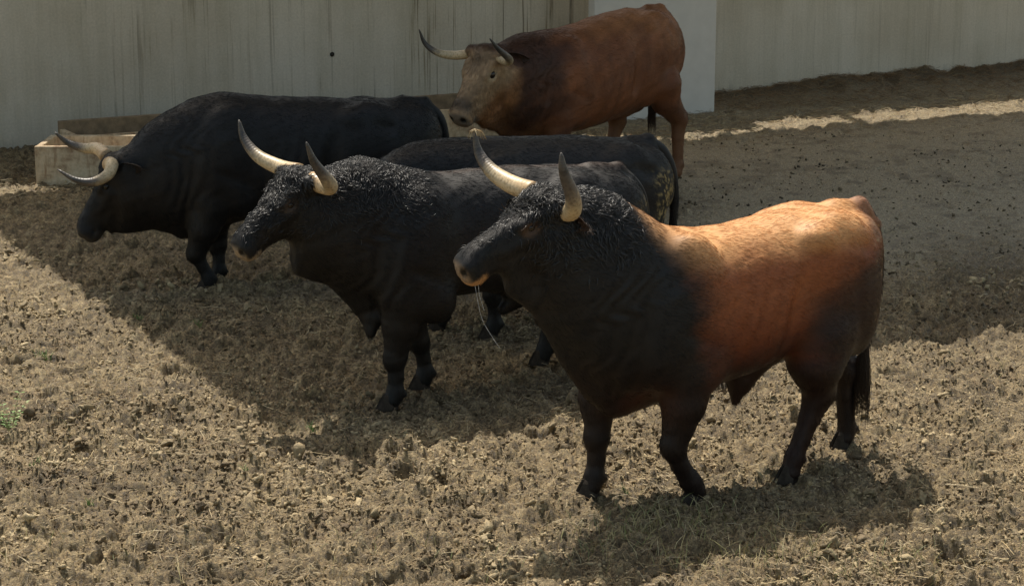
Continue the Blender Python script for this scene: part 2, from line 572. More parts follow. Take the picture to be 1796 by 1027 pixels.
def build_straw():
    x, y = visible_xy(17000, 7.2, 19, 1.2)
    dens = 0.25 + sstep(0.4, 0.7, vnoise(x * 0.8, y * 0.8, 61))
    keep = (rng.random(len(x)) < dens) & (rng.random(len(x)) < 1 - 0.85 * packed_mask(x, y)) & (wall_dist(x, y) > 0.1)
    x, y = x[keep], y[keep]
    A = stalks(len(x), x, y, 0.085, 0.0011, 0.005, STRAW, 0.5)
    # long pale stalks
    x2, y2 = visible_xy(330, 7.3, 16, 1.2)
    B = stalks(len(x2), x2, y2, 0.20, 0.0017, 0.008, STRAW[:2], 0.3)
    # drift of straw against the right wall
    t = rng.random(5200) * 8 + 6.5; d = rng.random(5200) ** 2 * 1.2 + 0.03
    px = W0[0] + WU[0] * t - WV[0] * d; py = W0[1] + WU[1] * t - WV[1] * d
    C = stalks(len(px), px, py, 0.16, 0.002, 0.02, [(0.26, 0.15, 0.07), (0.16, 0.10, 0.05), (0.36, 0.25, 0.13)], 0.9)
    # straw trodden along the line where the light falls between wall and roof
    t = rng.random(5200) * 15.5 - 1.0; d = 1.95 + rng.normal(size=5200) * 0.45
    px = W0[0] + WU[0] * t - WV[0] * d; py = W0[1] + WU[1] * t - WV[1] * d
    D = stalks(len(px), px, py, 0.15, 0.0024, 0.008, STRAW, 0.5)
    # loose heaps of dry straw among the crumbs
    hx, hy = [], []
    for k in range(46):
        cx, cy = visible_xy(1, 7.5, 14.5, 1.1); n = int(20 + 50 * rng.random()); r = 0.06 + 0.12 * rng.random()
        hx.append(cx + rng.normal(size=n) * r); hy.append(cy + rng.normal(size=n) * r)
    hx = np.concatenate(hx); hy = np.concatenate(hy)
    E_ = stalks(len(hx), hx, hy, 0.11, 0.0014, 0.010, STRAW, 0.8)
    sets = [A, B, C, D, E_]
    V = np.vstack([q_[0] for q_ in sets])
    offs = np.cumsum([0] + [len(q_[0]) for q_ in sets])
    F = np.vstack([q_[1] + offs[i] for i, q_ in enumerate(sets)])
    tag(mesh_obj('straw_litter', V, F, M_STRAW, cols=np.vstack([q_[2] for q_ in sets]), smooth=False),
        'scattered pale straw stalks lying on the churned mud', 'straw', kind='stuff')


build_straw()


def blades(n, x, y, h, wd, tones, lean=0.5):
    V = np.zeros((n, 7, 3))
    a = rng.random(n) * 6.283; b = rng.random(n) * 6.283
    H = h * (0.4 + 0.6 * rng.random(n)); ln = lean * H * (0.3 + rng.random(n))
    zg = ground_z(x, y) - 0.005
    for k, t in enumerate((0.0, 0.45, 0.8)):
        cx = x + np.cos(b) * ln * t * t; cy = y + np.sin(b) * ln * t * t; cz = zg + H * t * (1 - 0.12 * t)
        w_ = wd * (1 - 0.45 * t)
        V[:, k * 2] = np.stack([cx - np.cos(a) * w_, cy - np.sin(a) * w_, cz], -1)
        V[:, k * 2 + 1] = np.stack([cx + np.cos(a) * w_, cy + np.sin(a) * w_, cz], -1)
    V[:, 6] = np.stack([x + np.cos(b) * ln, y + np.sin(b) * ln, zg + H * 0.88], -1)
    f = np.array([(0, 1, 3, 2), (2, 3, 5, 4), (4, 5, 6, 6)])
    q = (f[None, :2] + (np.arange(n) * 7)[:, None, None]).reshape(-1, 4)
    tri = (np.array([4, 5, 6])[None] + (np.arange(n) * 7)[:, None])
    tn = np.asarray(tones)[rng.integers(len(tones), size=n)] * (0.75 + 0.5 * rng.random((n, 1)))
    return V.reshape(-1, 3), [tuple(r) for r in q.tolist()] + [tuple(r) for r in tri.tolist()], np.repeat(tn, 7, 0)


DRYG = [(0.40, 0.33, 0.15), (0.30, 0.27, 0.11), (0.20, 0.22, 0.08), (0.48, 0.40, 0.22)]


def build_dry_grass():
    xs, ys = [], []
    for cx, cy, rx, ry, n in ((0.72, 8.95, .38, .25, 240), (0.5, 8.75, .3, .2, 120), (1.25, 8.7, .3, .2, 90), (0.9, 8.45, .5, .2, 160), (1.6, 8.35, .5, .25, 130), (-1.6, 8.4, .5, .3, 60),
                              (-0.4, 8.5, .6, .3, 60), (2.1, 8.6, .3, .4, 50), (-2.2, 8.5, .2, .4, 50), (2.9, 11.6, .4, .3, 30), (-2.35, 10.6, .5, .6, 60)):
        xs.append(cx + rx * rng.normal(size=n) * 0.6); ys.append(cy + ry * rng.normal(size=n) * 0.6)
    x = np.concatenate(xs); y = np.concatenate(ys)
    V, F, C = blades(len(x), x, y, 0.10, 0.0017, DRYG, 0.9)
    tag(mesh_obj('dry_grass', V, F, M_GRASS, cols=C), 'thin half dry grass blades growing out of the mud', 'grass', kind='stuff')


build_dry_grass()

GREEN = [(0.10, 0.19, 0.045), (0.14, 0.24, 0.06), (0.18, 0.26, 0.08), (0.26, 0.30, 0.12)]


def grass_tuft(loc, n, h, r, label, name='grass_tuft'):
    x = loc[0] + r * rng.normal(size=n) * 0.28; y = loc[1] + r * rng.normal(size=n) * 0.28
    V, F, C = blades(n, x, y, h, 0.0022, GREEN, 0.7)
    g0 = float(ground_z(np.array([loc[0]]), np.array([loc[1]]))[0])
    o = mesh_obj(name, V - np.array([loc[0], loc[1], g0]), F, M_GRASS, cols=C)
    o.location = (loc[0], loc[1], g0)
    return tag(o, label, 'grass tuft')


grass_tuft((-2.81, 11.9), 46, 0.085, 0.07, 'bright green grass tuft growing in the sunlit mud below the trough')
grass_tuft((-1.06, 10.45), 34, 0.065, 0.045, 'low green tuft near the front hoof of the wet necked black bull')
grass_tuft((-1.98, 12.55), 40, 0.06, 0.06, 'spreading green tuft in the shade below the black bull with lowered head')
grass_tuft((-2.42, 12.88), 30, 0.055, 0.06, 'pale green tuft at the left edge of the shade, nearest the shadow line')
grass_tuft((-2.42, 9.90), 34, 0.05, 0.06, 'flat green tuft at the left border of the picture, below the leafy weed')
grass_tuft((-2.00, 9.22), 26, 0.05, 0.045, 'green tuft low in the left corner of the sunlit mud')
grass_tuft((-1.32, 9.65), 18, 0.055, 0.03, 'small green tuft alone in the sunlit mud left of the brown bull')
grass_tuft((0.55, 9.38), 16, 0.04, 0.04, 'tiny green tuft between the front hooves of the brown and black bull')


def weed(loc, label):
    root = empty('weed_plant', (loc[0], loc[1], float(ground_z(np.array([loc[0]]), np.array([loc[1]]))[0])))
    tag(root, label, 'weed')
    SV, SF, LV, LF, LC = [], [], [], [], []
    for k in range(6):
        a = k * 1.05 + rng.random(); ln = 0.07 + 0.06 * rng.random(); h = 0.12 + 0.09 * rng.random()
        pts = spline([(0, 0, -0.01), (math.cos(a) * ln * .4, math.sin(a) * ln * .4, h * .55), (math.cos(a) * ln, math.sin(a) * ln, h)], 7)
        v, f = tube(pts, np.linspace(0.0022, 0.001, 7), 5)
        SF += [tuple(i + sum(map(len, SV)) for i in q) for q in f]; SV.append(v)
        for j in range(2, 7):
            for sgn in (-1, 1):
                b = a + sgn * (0.9 + rng.random()); L = 0.022 + 0.018 * rng.random()
                d = np.array([math.cos(b), math.sin(b), 0.35]); sd = np.array([-math.sin(b), math.cos(b), 0]) * L * 0.28
                n0 = len(LV)
                LV += [pts[j], pts[j] + d * L * .5 + sd, pts[j] + d * L + np.array([0, 0, -L * .2]), pts[j] + d * L * .5 - sd]
                LF.append((n0, n0 + 1, n0 + 2, n0 + 3)); c = np.array(GREEN[rng.integers(4)]); LC += [c] * 4
    mesh_obj('stem', np.vstack(SV), SF, M_GRASS, root, cols=np.tile([0.18, 0.24, 0.08], (sum(map(len, SV)), 1)))
    mesh_obj('leaves', np.array(LV), LF, M_GRASS, root, cols=np.array(LC))


weed((-2.66, 10.45), 'leafy green weed growing at the left edge of the sunlit mud')


# ------------------------------------------------------------------ walls, shelter panel, added shade caster, troughs
def obox(a, b, thick, z0, z1, name, mat, parent=None, bevel=0.01, side=1):
    """upright slab whose front face runs from a to b; thickness goes behind it"""
    a = np.array(a, float); b = np.array(b, float)
    u = (b - a) / np.linalg.norm(b - a); n = np.array([-u[1], u[0]]) * thick * side
    L = np.linalg.norm(b - a)
    V = [(0, 0, z0), (L, 0, z0), (L, thick, z0), (0, thick, z0), (0, 0, z1), (L, 0, z1), (L, thick, z1), (0, thick, z1)]
    F = [(3, 2, 1, 0), (4, 5, 6, 7), (0, 1, 5, 4), (1, 2, 6, 5), (2, 3, 7, 6), (3, 0, 4, 7)]
    o = mesh_obj(name, V, F, mat, parent, smooth=False)
    if bevel:
        m = o.modifiers.new('bevel', 'BEVEL'); m.width = bevel; m.segments = 2
    o.location = (a[0], a[1], 0); o.rotation_euler = (0, 0, math.atan2(u[1], u[0]))
    return o


wall = obox(W0 - WU * 9, W0 + WU * 24, 0.3, -0.3, 3.62, 'wall', M_WALL)
tag(wall, 'long streaked grey concrete yard wall behind the bulls', 'wall')
hv, hf = tube([(0, -0.004, 0), (0, 0.0, 0)], [0.026, 0.024], 10)
hole = mesh_obj('tie_hole_disc', hv, hf, mat_plain('hole_shade', (0.03, 0.026, 0.02), 0.9), wall)  # dark disc on the wall face; the shade of the hole is its colour
hole.location = (9 + 3.5, -0.001, 0.75)

PR = np.array([2.218, 22.352])
panel = obox(PR - WU * 1.53, PR, 0.14, -0.2, 2.35, 'refuge_panel', M_PANEL, bevel=0.012)
tag(panel, 'smooth pale grey refuge panel standing upright in front of the concrete wall', 'panel')

ZR = 6.5
SH = np.array([-0.176, 0.50]) * ZR
A = np.array([-1.279, 10.569])
q = [A, A + np.array([12.66, 5.98]) * 1.15, A + WU * 14 + WV * 7.28, A + WV * 7.52]  # added overhead slab, outline traced back from the shade wanted on the ground
q = [p + SH for p in q]
RV = [(*p, ZR) for p in q] + [(*p, ZR + 0.15) for p in q]
shade_roof = mesh_obj('shade_roof', RV, [(3, 2, 1, 0), (4, 5, 6, 7), (0, 1, 5, 4), (1, 2, 6, 5), (2, 3, 7, 6), (3, 0, 4, 7)], M_STEEL, smooth=False)
tag(shade_roof, 'unseen slab added overhead, outlined to throw the shade across the yard', 'shade_roof', kind='structure')
for k, t in enumerate((2.62, 9.6, 13.6)):  # unseen posts added; the first is placed to break the sunlit strip
    p = A + WU * t + WV * 7.43 + SH
    v, f = tube([(0, 0, -0.2), (0, 0, ZR + 0.1)], [0.075, 0.075], 12)
    o = mesh_obj('shade_roof_post', v, f, M_STEEL, shade_roof)
    o.location = (p[0], p[1], 0)

# feeding troughs at the foot of the wall
def lbox(x0, x1, y0, y1, z0, z1, name, mat, parent, bev=0.008):
    V = [(x0, y0, z0), (x1, y0, z0), (x1, y1, z0), (x0, y1, z0), (x0, y0, z1), (x1, y0, z1), (x1, y1, z1), (x0, y1, z1)]
    o = mesh_obj(name, V, [(3, 2, 1, 0), (4, 5, 6, 7), (0, 1, 5, 4), (1, 2, 6, 5), (2, 3, 7, 6), (3, 0, 4, 7)], mat, parent, smooth=False)
    if bev:
        m = o.modifiers.new('bevel', 'BEVEL'); m.width = bev; m.segments = 2
    return o


def feed_trough(x, y, rz, TL, TW, TH, TB, mat, mat_b, label):
    t = empty('feed_trough', (x, y, 0), rz)
    tag(t, label, 'trough', 'feeding troughs by the wall')
    lbox(0, TL, 0, 0.055, -0.04, TH, 'front_board', mat, t)
    lbox(0, TL, TW - 0.055, TW, -0.04, TB, 'back_board', mat_b, t)
    lbox(0.0, 0.055, 0.057, TW - 0.057, -0.04, TH - 0.004, 'end_board', mat, t)
    lbox(TL - 0.055, TL, 0.057, TW - 0.057, -0.04, TH - 0.004, 'end_board', mat, t)
    lbox(0.057, TL - 0.057, 0.057, TW - 0.057, 0.02, 0.06, 'floor_board', mat, t, 0)
    return t


feed_trough(-4.20, 17.86, R(0.5), 1.75, 0.68, 0.335, 0.335, M_TROUGH, M_TROUGH, 'cream stained feeding trough beside the lowered head of a black bull')
wa = math.atan2(WU[1], WU[0])
feed_trough(-3.99, 18.64, wa, 4.4, 0.62, 0.30, 0.37, M_TROUGH, M_PLANK, 'long brown backed feeding trough set along the foot of the concrete wall')


# ------------------------------------------------------------------ bull builder: one implicit surface per body
def surface_nets(G, org, h):
    nx, ny, nz = G.shape
    S = G < 0
    c = [(i, j, k) for i in (0, 1) for j in (0, 1) for k in (0, 1)]
    sub = [S[i:nx - 1 + i, j:ny - 1 + j, k:nz - 1 + k] for i, j, k in c]
    cnt = sum(s.astype(np.int8) for s in sub)
    act = (cnt > 0) & (cnt < 8)
    ix = np.argwhere(act)
    vid = np.full(act.shape, -1, np.int64); vid[tuple(ix.T)] = np.arange(len(ix))
    acc = np.zeros((len(ix), 3)); num = np.zeros(len(ix))
    for e0 in c:
        for ax in range(3):
            if e0[ax] == 1: continue
            e1 = list(e0); e1[ax] = 1
            a = G[ix[:, 0] + e0[0], ix[:, 1] + e0[1], ix[:, 2] + e0[2]]
            b = G[ix[:, 0] + e1[0], ix[:, 1] + e1[1], ix[:, 2] + e1[2]]
            m = (a < 0) != (b < 0)
            t = np.where(m, a / np.where(m, a - b, 1), 0)
            p = np.tile(np.array(e0, float), (len(ix), 1)); p[:, ax] = t
            acc += p * m[:, None]; num += m
    V = (ix + acc / num[:, None]) * h + org
    F = []
    for ax in range(3):
        o1, o2 = [(1, 2), (2, 0), (0, 1)][ax]
        sl0 = [slice(1, -1)] * 3; sl0[ax] = slice(0, -1)
        sl1 = [slice(1, -1)] * 3; sl1[ax] = slice(1, None)
        a = S[tuple(sl0)]; b = S[tuple(sl1)]
        e = np.argwhere(a != b)
        if not len(e): continue
        flip = a[tuple(e.T)]
        e = e + 1; e[:, ax] -= 1
        def off(d1, d2):
            q = e.copy(); q[:, o1] += d1; q[:, o2] += d2
            return vid[tuple(q.T)]
        qd = np.stack([off(-1, -1), off(0, -1), off(0, 0), off(-1, 0)], -1)
        qd[~flip] = qd[~flip][:, ::-1]
        F.append(qd)
    F = np.vstack(F)
    return V, F[(F >= 0).all(1)]


def smin(a, b, k):
    h = np.clip(0.5 + 0.5 * (b - a) / k, 0, 1)
    return b + (a - b) * h - k * h * (1 - h)


def smax(a, b, k): return -smin(-a, -b, k)


def f_cone(p, a, b, ra, rb):
    a = np.asarray(a, float); b = np.asarray(b, float); ab = b - a
    t = np.clip(((p - a) @ ab) / (ab @ ab), 0, 1)
    return np.linalg.norm(p - a - t[:, None] * ab, axis=1) - (ra + (rb - ra) * t)


def f_ell(p, c, r, rot=0.0, tilt=0.0):
    """ellipsoid; rot turns it about y (nose up), tilt about z"""
    d = p - np.asarray(c, float)
    if tilt:
        ct, st = math.cos(tilt), math.sin(tilt)
        d = np.stack([d[:, 0] * ct + d[:, 1] * st, -d[:, 0] * st + d[:, 1] * ct, d[:, 2]], -1)
    if rot:
        cr, sr = math.cos(rot), math.sin(rot)
        d = np.stack([d[:, 0] * cr + d[:, 2] * sr, d[:, 1], -d[:, 0] * sr + d[:, 2] * cr], -1)
    r = np.asarray(r, float)
    k0 = np.linalg.norm(d / r, axis=1); k1 = np.linalg.norm(d / r ** 2, axis=1)
    return k0 * (k0 - 1) / np.maximum(k1, 1e-6)


def f_loft(x, y, z, st, n=2.15):
    """sections (x, top, bottom, half width, y centre, level of the widest point)"""
    st = np.asarray(st, float); xs = st[:, 0]
    xc = np.clip(x, xs[0], xs[-1])
    zt = pchip(xs, st[:, 1], xc); zb = pchip(xs, st[:, 2], xc); w_ = pchip(xs, st[:, 3], xc)
    yc = pchip(xs, st[:, 4], xc); kc = pchip(xs, st[:, 5], xc)
    zc = zb + (zt - zb) * kc
    r = np.where(z > zc, zt - zc, zc - zb)
    qn = ((np.abs(y - yc) / w_) ** n + (np.abs(z - zc) / r) ** n) ** (1 / n)
    f = (qn - 1) * np.minimum(w_, (zt - zb) / 2) * 0.92
    ov = np.maximum(np.maximum(xs[0] - x, x - xs[-1]), 0)
    return np.where(ov > 0, np.sqrt(np.maximum(f, 0) ** 2 + ov ** 2) + np.minimum(f, 0) * 0.0, f)


class Head:
    def __init__(s, P, yaw, pitch, roll, sc):
        s.P = np.array(P, float); y, p = R(yaw), R(pitch)
        s.a = np.array([math.cos(y) * math.cos(p), math.sin(y) * math.cos(p), -math.sin(p)])
        l = np.array([-math.sin(y), math.cos(y), 0.0])
        u = np.cross(s.a, l)
        if u[2] < 0 and p < 1.5: u = -u
        r = R(roll)
        s.l = l * math.cos(r) - u * math.sin(r); s.u = l * math.sin(r) + u * math.cos(r)
        s.sc = sc

    def to(s, p):
        d = (p - s.P) / s.sc
        return np.stack([d @ s.a, d @ s.l, d @ s.u], -1)

    def fro(s, q):
        q = np.asarray(q, float) * s.sc
        return s.P + q[..., 0:1] * s.a + q[..., 1:2] * s.l + q[..., 2:3] * s.u


# head sections along the axis from the poll to the nose
HEAD_ST = [(-0.10, -0.01, -0.20, 0.085, 0, .60), (-0.03, 0.050, -0.235, 0.125, 0, .62), (0.06, 0.066, -0.25, 0.142, 0, .64), (0.15, 0.060, -0.255, 0.136, 0, .66),
           (0.25, 0.048, -0.225, 0.112, 0, .62), (0.35, 0.048, -0.172, 0.090, 0, .56), (0.44, 0.046, -0.150, 0.084, 0, .50),
           (0.505, 0.034, -0.150, 0.090, 0, .50), (0.545, 0.008, -0.142, 0.084, 0, .48), (0.568, -0.024, -0.118, 0.062, 0, .48)]


def bull_field(B, hd):
    S = B.get('s', 1.0)

    def f(p, detail=True):
        x, y, z = p[:, 0], p[:, 1], p[:, 2]
        d = f_loft(x, y, z, B['trunk'], 2.2)
        for (c, r, rot, k) in B['ells']:
            ys = (1, -1) if c[1] else (1,)
            for sg in ys:
                d = smin(d, f_ell(p, (c[0], c[1] * sg, c[2]), r, rot), k)
        for (c, r, rot, k) in B.get('cuts', []):
            for sg in (1, -1):
                d = smax(d, -f_ell(p, (c[0], c[1] * sg, c[2]), r, rot), k)
        for a, b, ra, rb, k in B.get('grooves', []):
            for sg in (1, -1):
                d = smax(d, -f_cone(p, (a[0], a[1] * sg, a[2]), (b[0], b[1] * sg, b[2]), ra, rb), k)
        for leg in B['legs']:
            for i in range(len(leg) - 1):
                a, b = leg[i], leg[i + 1]
                slim = (1, 1, 0.94, 0.84, 0.86, 0.9, 0.9)
                a = (*a[:3], a[3] * slim[i]); b = (*b[:3], b[3] * slim[i + 1])
                d = smin(d, f_cone(p, a[:3], b[:3], a[3], b[3]), 0.055 if i == 0 else 0.022)
            g = np.array(leg[2][:3]); up = np.array(leg[1][:3]); ft = np.array(leg[4][:3])
            if leg[0][0] < 0:
                pt = g + np.array([-0.062, 0, 0.045])
                d = smin(d, f_cone(p, pt, g + np.array([-0.02, 0, -0.07]), 0.024, 0.030), 0.025)
                d = smin(d, f_cone(p, pt, up + np.array([-0.085, 0, 0.06]), 0.021, 0.035), 0.03)
            else:
                d = smin(d, f_ell(p, g + np.array([0.014, 0, 0.0]), (0.046, 0.048, 0.065)), 0.03)
            for sg in (1, -1):
                d = smin(d, f_ell(p, ft + np.array([-0.046, 0.022 * sg, -0.012]), (0.017, 0.014, 0.022)), 0.010)
        if B.get('dewlap'):
            d = smin(d, f_loft(x, y, z, B['dewlap'], 2.0), 0.06)
        for a, b, ra, rb, k in B.get('cones', []):
            d = smin(d, f_cone(p, a, b, ra, rb), k)
        # head
        q = hd.to(p)
        t, l, u = q[:, 0], q[:, 1], q[:, 2]
        h = f_loft(t, l, u, HEAD_ST, 2.5)
        for sg in (1, -1):
            h = smin(h, f_ell(q, (0.135, 0.072 * sg, -0.165), (0.105, 0.062, 0.080), 0.2), 0.03)      # cheek
            h = smin(h, f_cone(q, (0.09, 0.112 * sg, 0.028), (0.185, 0.108 * sg, 0.012), 0.030, 0.024), 0.03)   # brow
            h = smin(h, f_cone(q, (0.18, 0.115 * sg, -0.055), (0.33, 0.075 * sg, -0.06), 0.026, 0.02), 0.03)    # cheek bone
            h = smin(h, f_cone(q, (-0.005, 0.09 * sg, 0.012), (-0.01, 0.15 * sg, 0.018), 0.052, 0.046), 0.03)   # horn core
            h = smin(h, f_ell(q, (0.52, 0.056 * sg, -0.035), (0.045, 0.036, 0.042)), 0.022)                # nostril wing
        h = smin(h, f_ell(q, (0.02, 0, 0.045), (0.085, 0.095, 0.048)), 0.03)                             # poll
        h = smin(h, f_ell(q, (0.485, 0, -0.125), (0.062, 0.052, 0.030)), 0.02)                           # chin
        for sg in (1, -1):
            h = smax(h, -f_ell(q, (0.560, 0.060 * sg, -0.036), (0.026, 0.018, 0.020)), 0.010)
            h = smax(h, -f_ell(q, (0.152, 0.155 * sg, -0.012), (0.034, 0.036, 0.024)), 0.012)            # eye socket
            h = smin(h, f_ell(q, (0.148, 0.128 * sg, 0.014), (0.034, 0.017, 0.010), 0.15), 0.010)            # upper lid
            h = smin(h, f_ell(q, (0.154, 0.126 * sg, -0.036), (0.030, 0.015, 0.009), 0.1), 0.010)
            h = smax(h, -f_cone(q, (0.58, 0.02 * sg, -0.098), (0.43, 0.098 * sg, -0.086), 0.0045, 0.004), 0.012)  # mouth
        h = smax(h, -f_cone(q, (0.58, 0.0, -0.098), (0.58, 0.05, -0.096), 0.006, 0.006), 0.012)
        d = smin(d, h * hd.sc, 0.07)
        return d

    return f


def build_body(B, hd, h):
    f = bull_field(B, hd)
    x0 = min(s_[0] for s_ in B['trunk']) - 0.12
    far = hd.fro(np.array([0.66, 0, 0])); x1 = max(B['trunk'][-1][0], far[0], hd.P[0]) + 0.22
    org = np.array([x0, -0.52, -0.06]); dim = np.array([x1, 0.58, 1.78])
    st = 4
    n = np.ceil((dim - org) / (h * st)).astype(int) + 1
    cg = [org[i] + np.arange(n[i]) * h * st for i in range(3)]
    P = np.stack(np.meshgrid(*cg, indexing='ij'), -1).reshape(-1, 3)
    C = f(P).reshape(n)
    near = np.abs(C) < h * st * 2.6
    fn = (n - 1) * st + 1
    ax = [np.minimum((np.arange(k) + st // 2) // st, n[i] - 1) for i, k in enumerate(fn)]
    G = C[np.ix_(*ax)].copy()
    Mk = near[np.ix_(*ax)]
    ii = np.argwhere(Mk)
    pts = org + ii * h
    vals = np.empty(len(pts))
    for a in range(0, len(pts), 200000): vals[a:a + 200000] = f(pts[a:a + 200000])
    G[tuple(ii.T)] = vals
    V, F = surface_nets(G, org, h)
    return V, F, f


def laplace(V, F, it, lam=0.5):
    e = np.vstack([F[:, [0, 1]], F[:, [1, 2]], F[:, [2, 3]], F[:, [3, 0]]])
    e = np.vstack([e, e[:, ::-1]])
    cnt = np.bincount(e[:, 0], minlength=len(V)).astype(float)
    for _ in range(it):
        L = np.stack([np.bincount(e[:, 0], weights=V[e[:, 1], k], minlength=len(V)) for k in range(3)], -1) / cnt[:, None]
        V = V + lam * (L - V)
    return V


def vnormals(V, F):
    n = np.cross(V[F[:, 2]] - V[F[:, 0]], V[F[:, 3]] - V[F[:, 1]])
    N = np.zeros_like(V)
    for k in range(4):
        for c in range(3): N[:, c] += np.bincount(F[:, k], weights=n[:, c], minlength=len(V))
    return N / (np.linalg.norm(N, axis=1)[:, None] + 1e-12)


def noise3(p, s, seed=0):
    p = p * s
    return (vnoise(p[:, 0] + 3.1 * p[:, 2], p[:, 1] + 17, seed) + vnoise(p[:, 1] + 1.7 * p[:, 0], p[:, 2] + 5, seed + 1) + vnoise(p[:, 2], p[:, 0] + 9, seed + 2)) / 3


def make_curves(name, roots, nrm, comb, length, lift, curl, radius, cols, npt, parent, clump=None, turn=7.0):
    """hair strands as one curves object; comb is the lie of each strand"""
    N = len(roots)
    cb = comb - nrm * np.sum(comb * nrm, 1)[:, None]
    cb /= np.linalg.norm(cb, axis=1)[:, None] + 1e-9
    sd = np.cross(nrm, cb)
    ph = rng.random(N) * 6.283 if clump is None else clump
    tw = np.where(rng.random(N) < 0.5, -1, 1)
    pos = np.zeros((N, npt, 3), np.float32)
    for k in range(npt):
        t = k / (npt - 1)
        up = lift * (1 - (1 - t) ** 1.6) * (1 - 0.35 * t)
        base = roots + cb * (length * t * (1 - 0.35 * np.minimum(curl / 0.012, 1)))[:, None] + nrm * (up * length - 0.001)[:, None]
        ang = ph + tw * t * turn
        am = curl * min(1, t * 2.2)
        base = base + sd * (am * (np.cos(ang) - np.cos(ph)))[:, None] + nrm * (am * 0.7 * (1 + np.sin(ang)) * min(1, t * 3))[:, None]
        pos[:, k] = base
    cu = bpy.data.hair_curves.new(name)
    cu.add_curves([npt] * N)
    cu.attributes['position'].data.foreach_set('vector', pos.ravel()) if 'position' in cu.attributes else cu.points.foreach_set('position', pos.ravel())
    ra = cu.attributes.get('radius') or cu.attributes.new('radius', 'FLOAT', 'POINT')
    prof = np.linspace(1.0, 0.35, npt)
    ra.data.foreach_set('value', (radius[:, None] * prof[None]).astype(np.float32).ravel())
    ca = cu.attributes.new('col', 'FLOAT_COLOR', 'CURVE')
    c4 = np.ones((N, 4), np.float32); c4[:, :3] = cols
    ca.data.foreach_set('color', c4.ravel())
    cu.materials.append(M_HAIR)
    o = bpy.data.objects.new(name, cu)
    COL.objects.link(o)
    o.parent = parent
    return o


def sample_surface(V, F, n, dens):
    tri = np.vstack([F[:, [0, 1, 2]], F[:, [0, 2, 3]]])
    a, b, c = V[tri[:, 0]], V[tri[:, 1]], V[tri[:, 2]]
    ar = np.linalg.norm(np.cross(b - a, c - a), axis=1) * dens[tri].mean(1)
    cs = np.cumsum(ar); r = np.searchsorted(cs, rng.random(n) * cs[-1])
    r = np.minimum(r, len(tri) - 1)
    u, v = rng.random(n), rng.random(n); m = u + v > 1; u[m], v[m] = 1 - u[m], 1 - v[m]
    wts = np.stack([1 - u - v, u, v], -1)
    return tri[r], wts


def hoof_mesh():
    V, F = [], []
    for sg in (-1, 1):
        n0 = len(V)
        prof = [(-0.055, 0.004), (-0.045, 0.034), (0.0, 0.046), (0.045, 0.036), (0.072, 0.012), (0.06, 0.003)]
        for z, k, sh in ((0.0, 1.0, 0.008), (0.028, 0.92, 0.002), (0.07, 0.72, -0.008), (0.085, 0.55, -0.010)):
            for (x, y_) in prof: V.append((x * k + sh, sg * (0.004 + (y_ - 0.002) * k), z))
        m = len(prof)
        for r in range(3):
            for i in range(m):
                a, b = n0 + r * m + i, n0 + r * m + (i + 1) % m
                F.append((a, b, b + m, a + m) if sg > 0 else (b, a, a + m, b + m))
        F.append(tuple(range(n0, n0 + m))); F.append(tuple(range(n0 + 3 * m, n0 + 4 * m)))
    return np.array(V), F


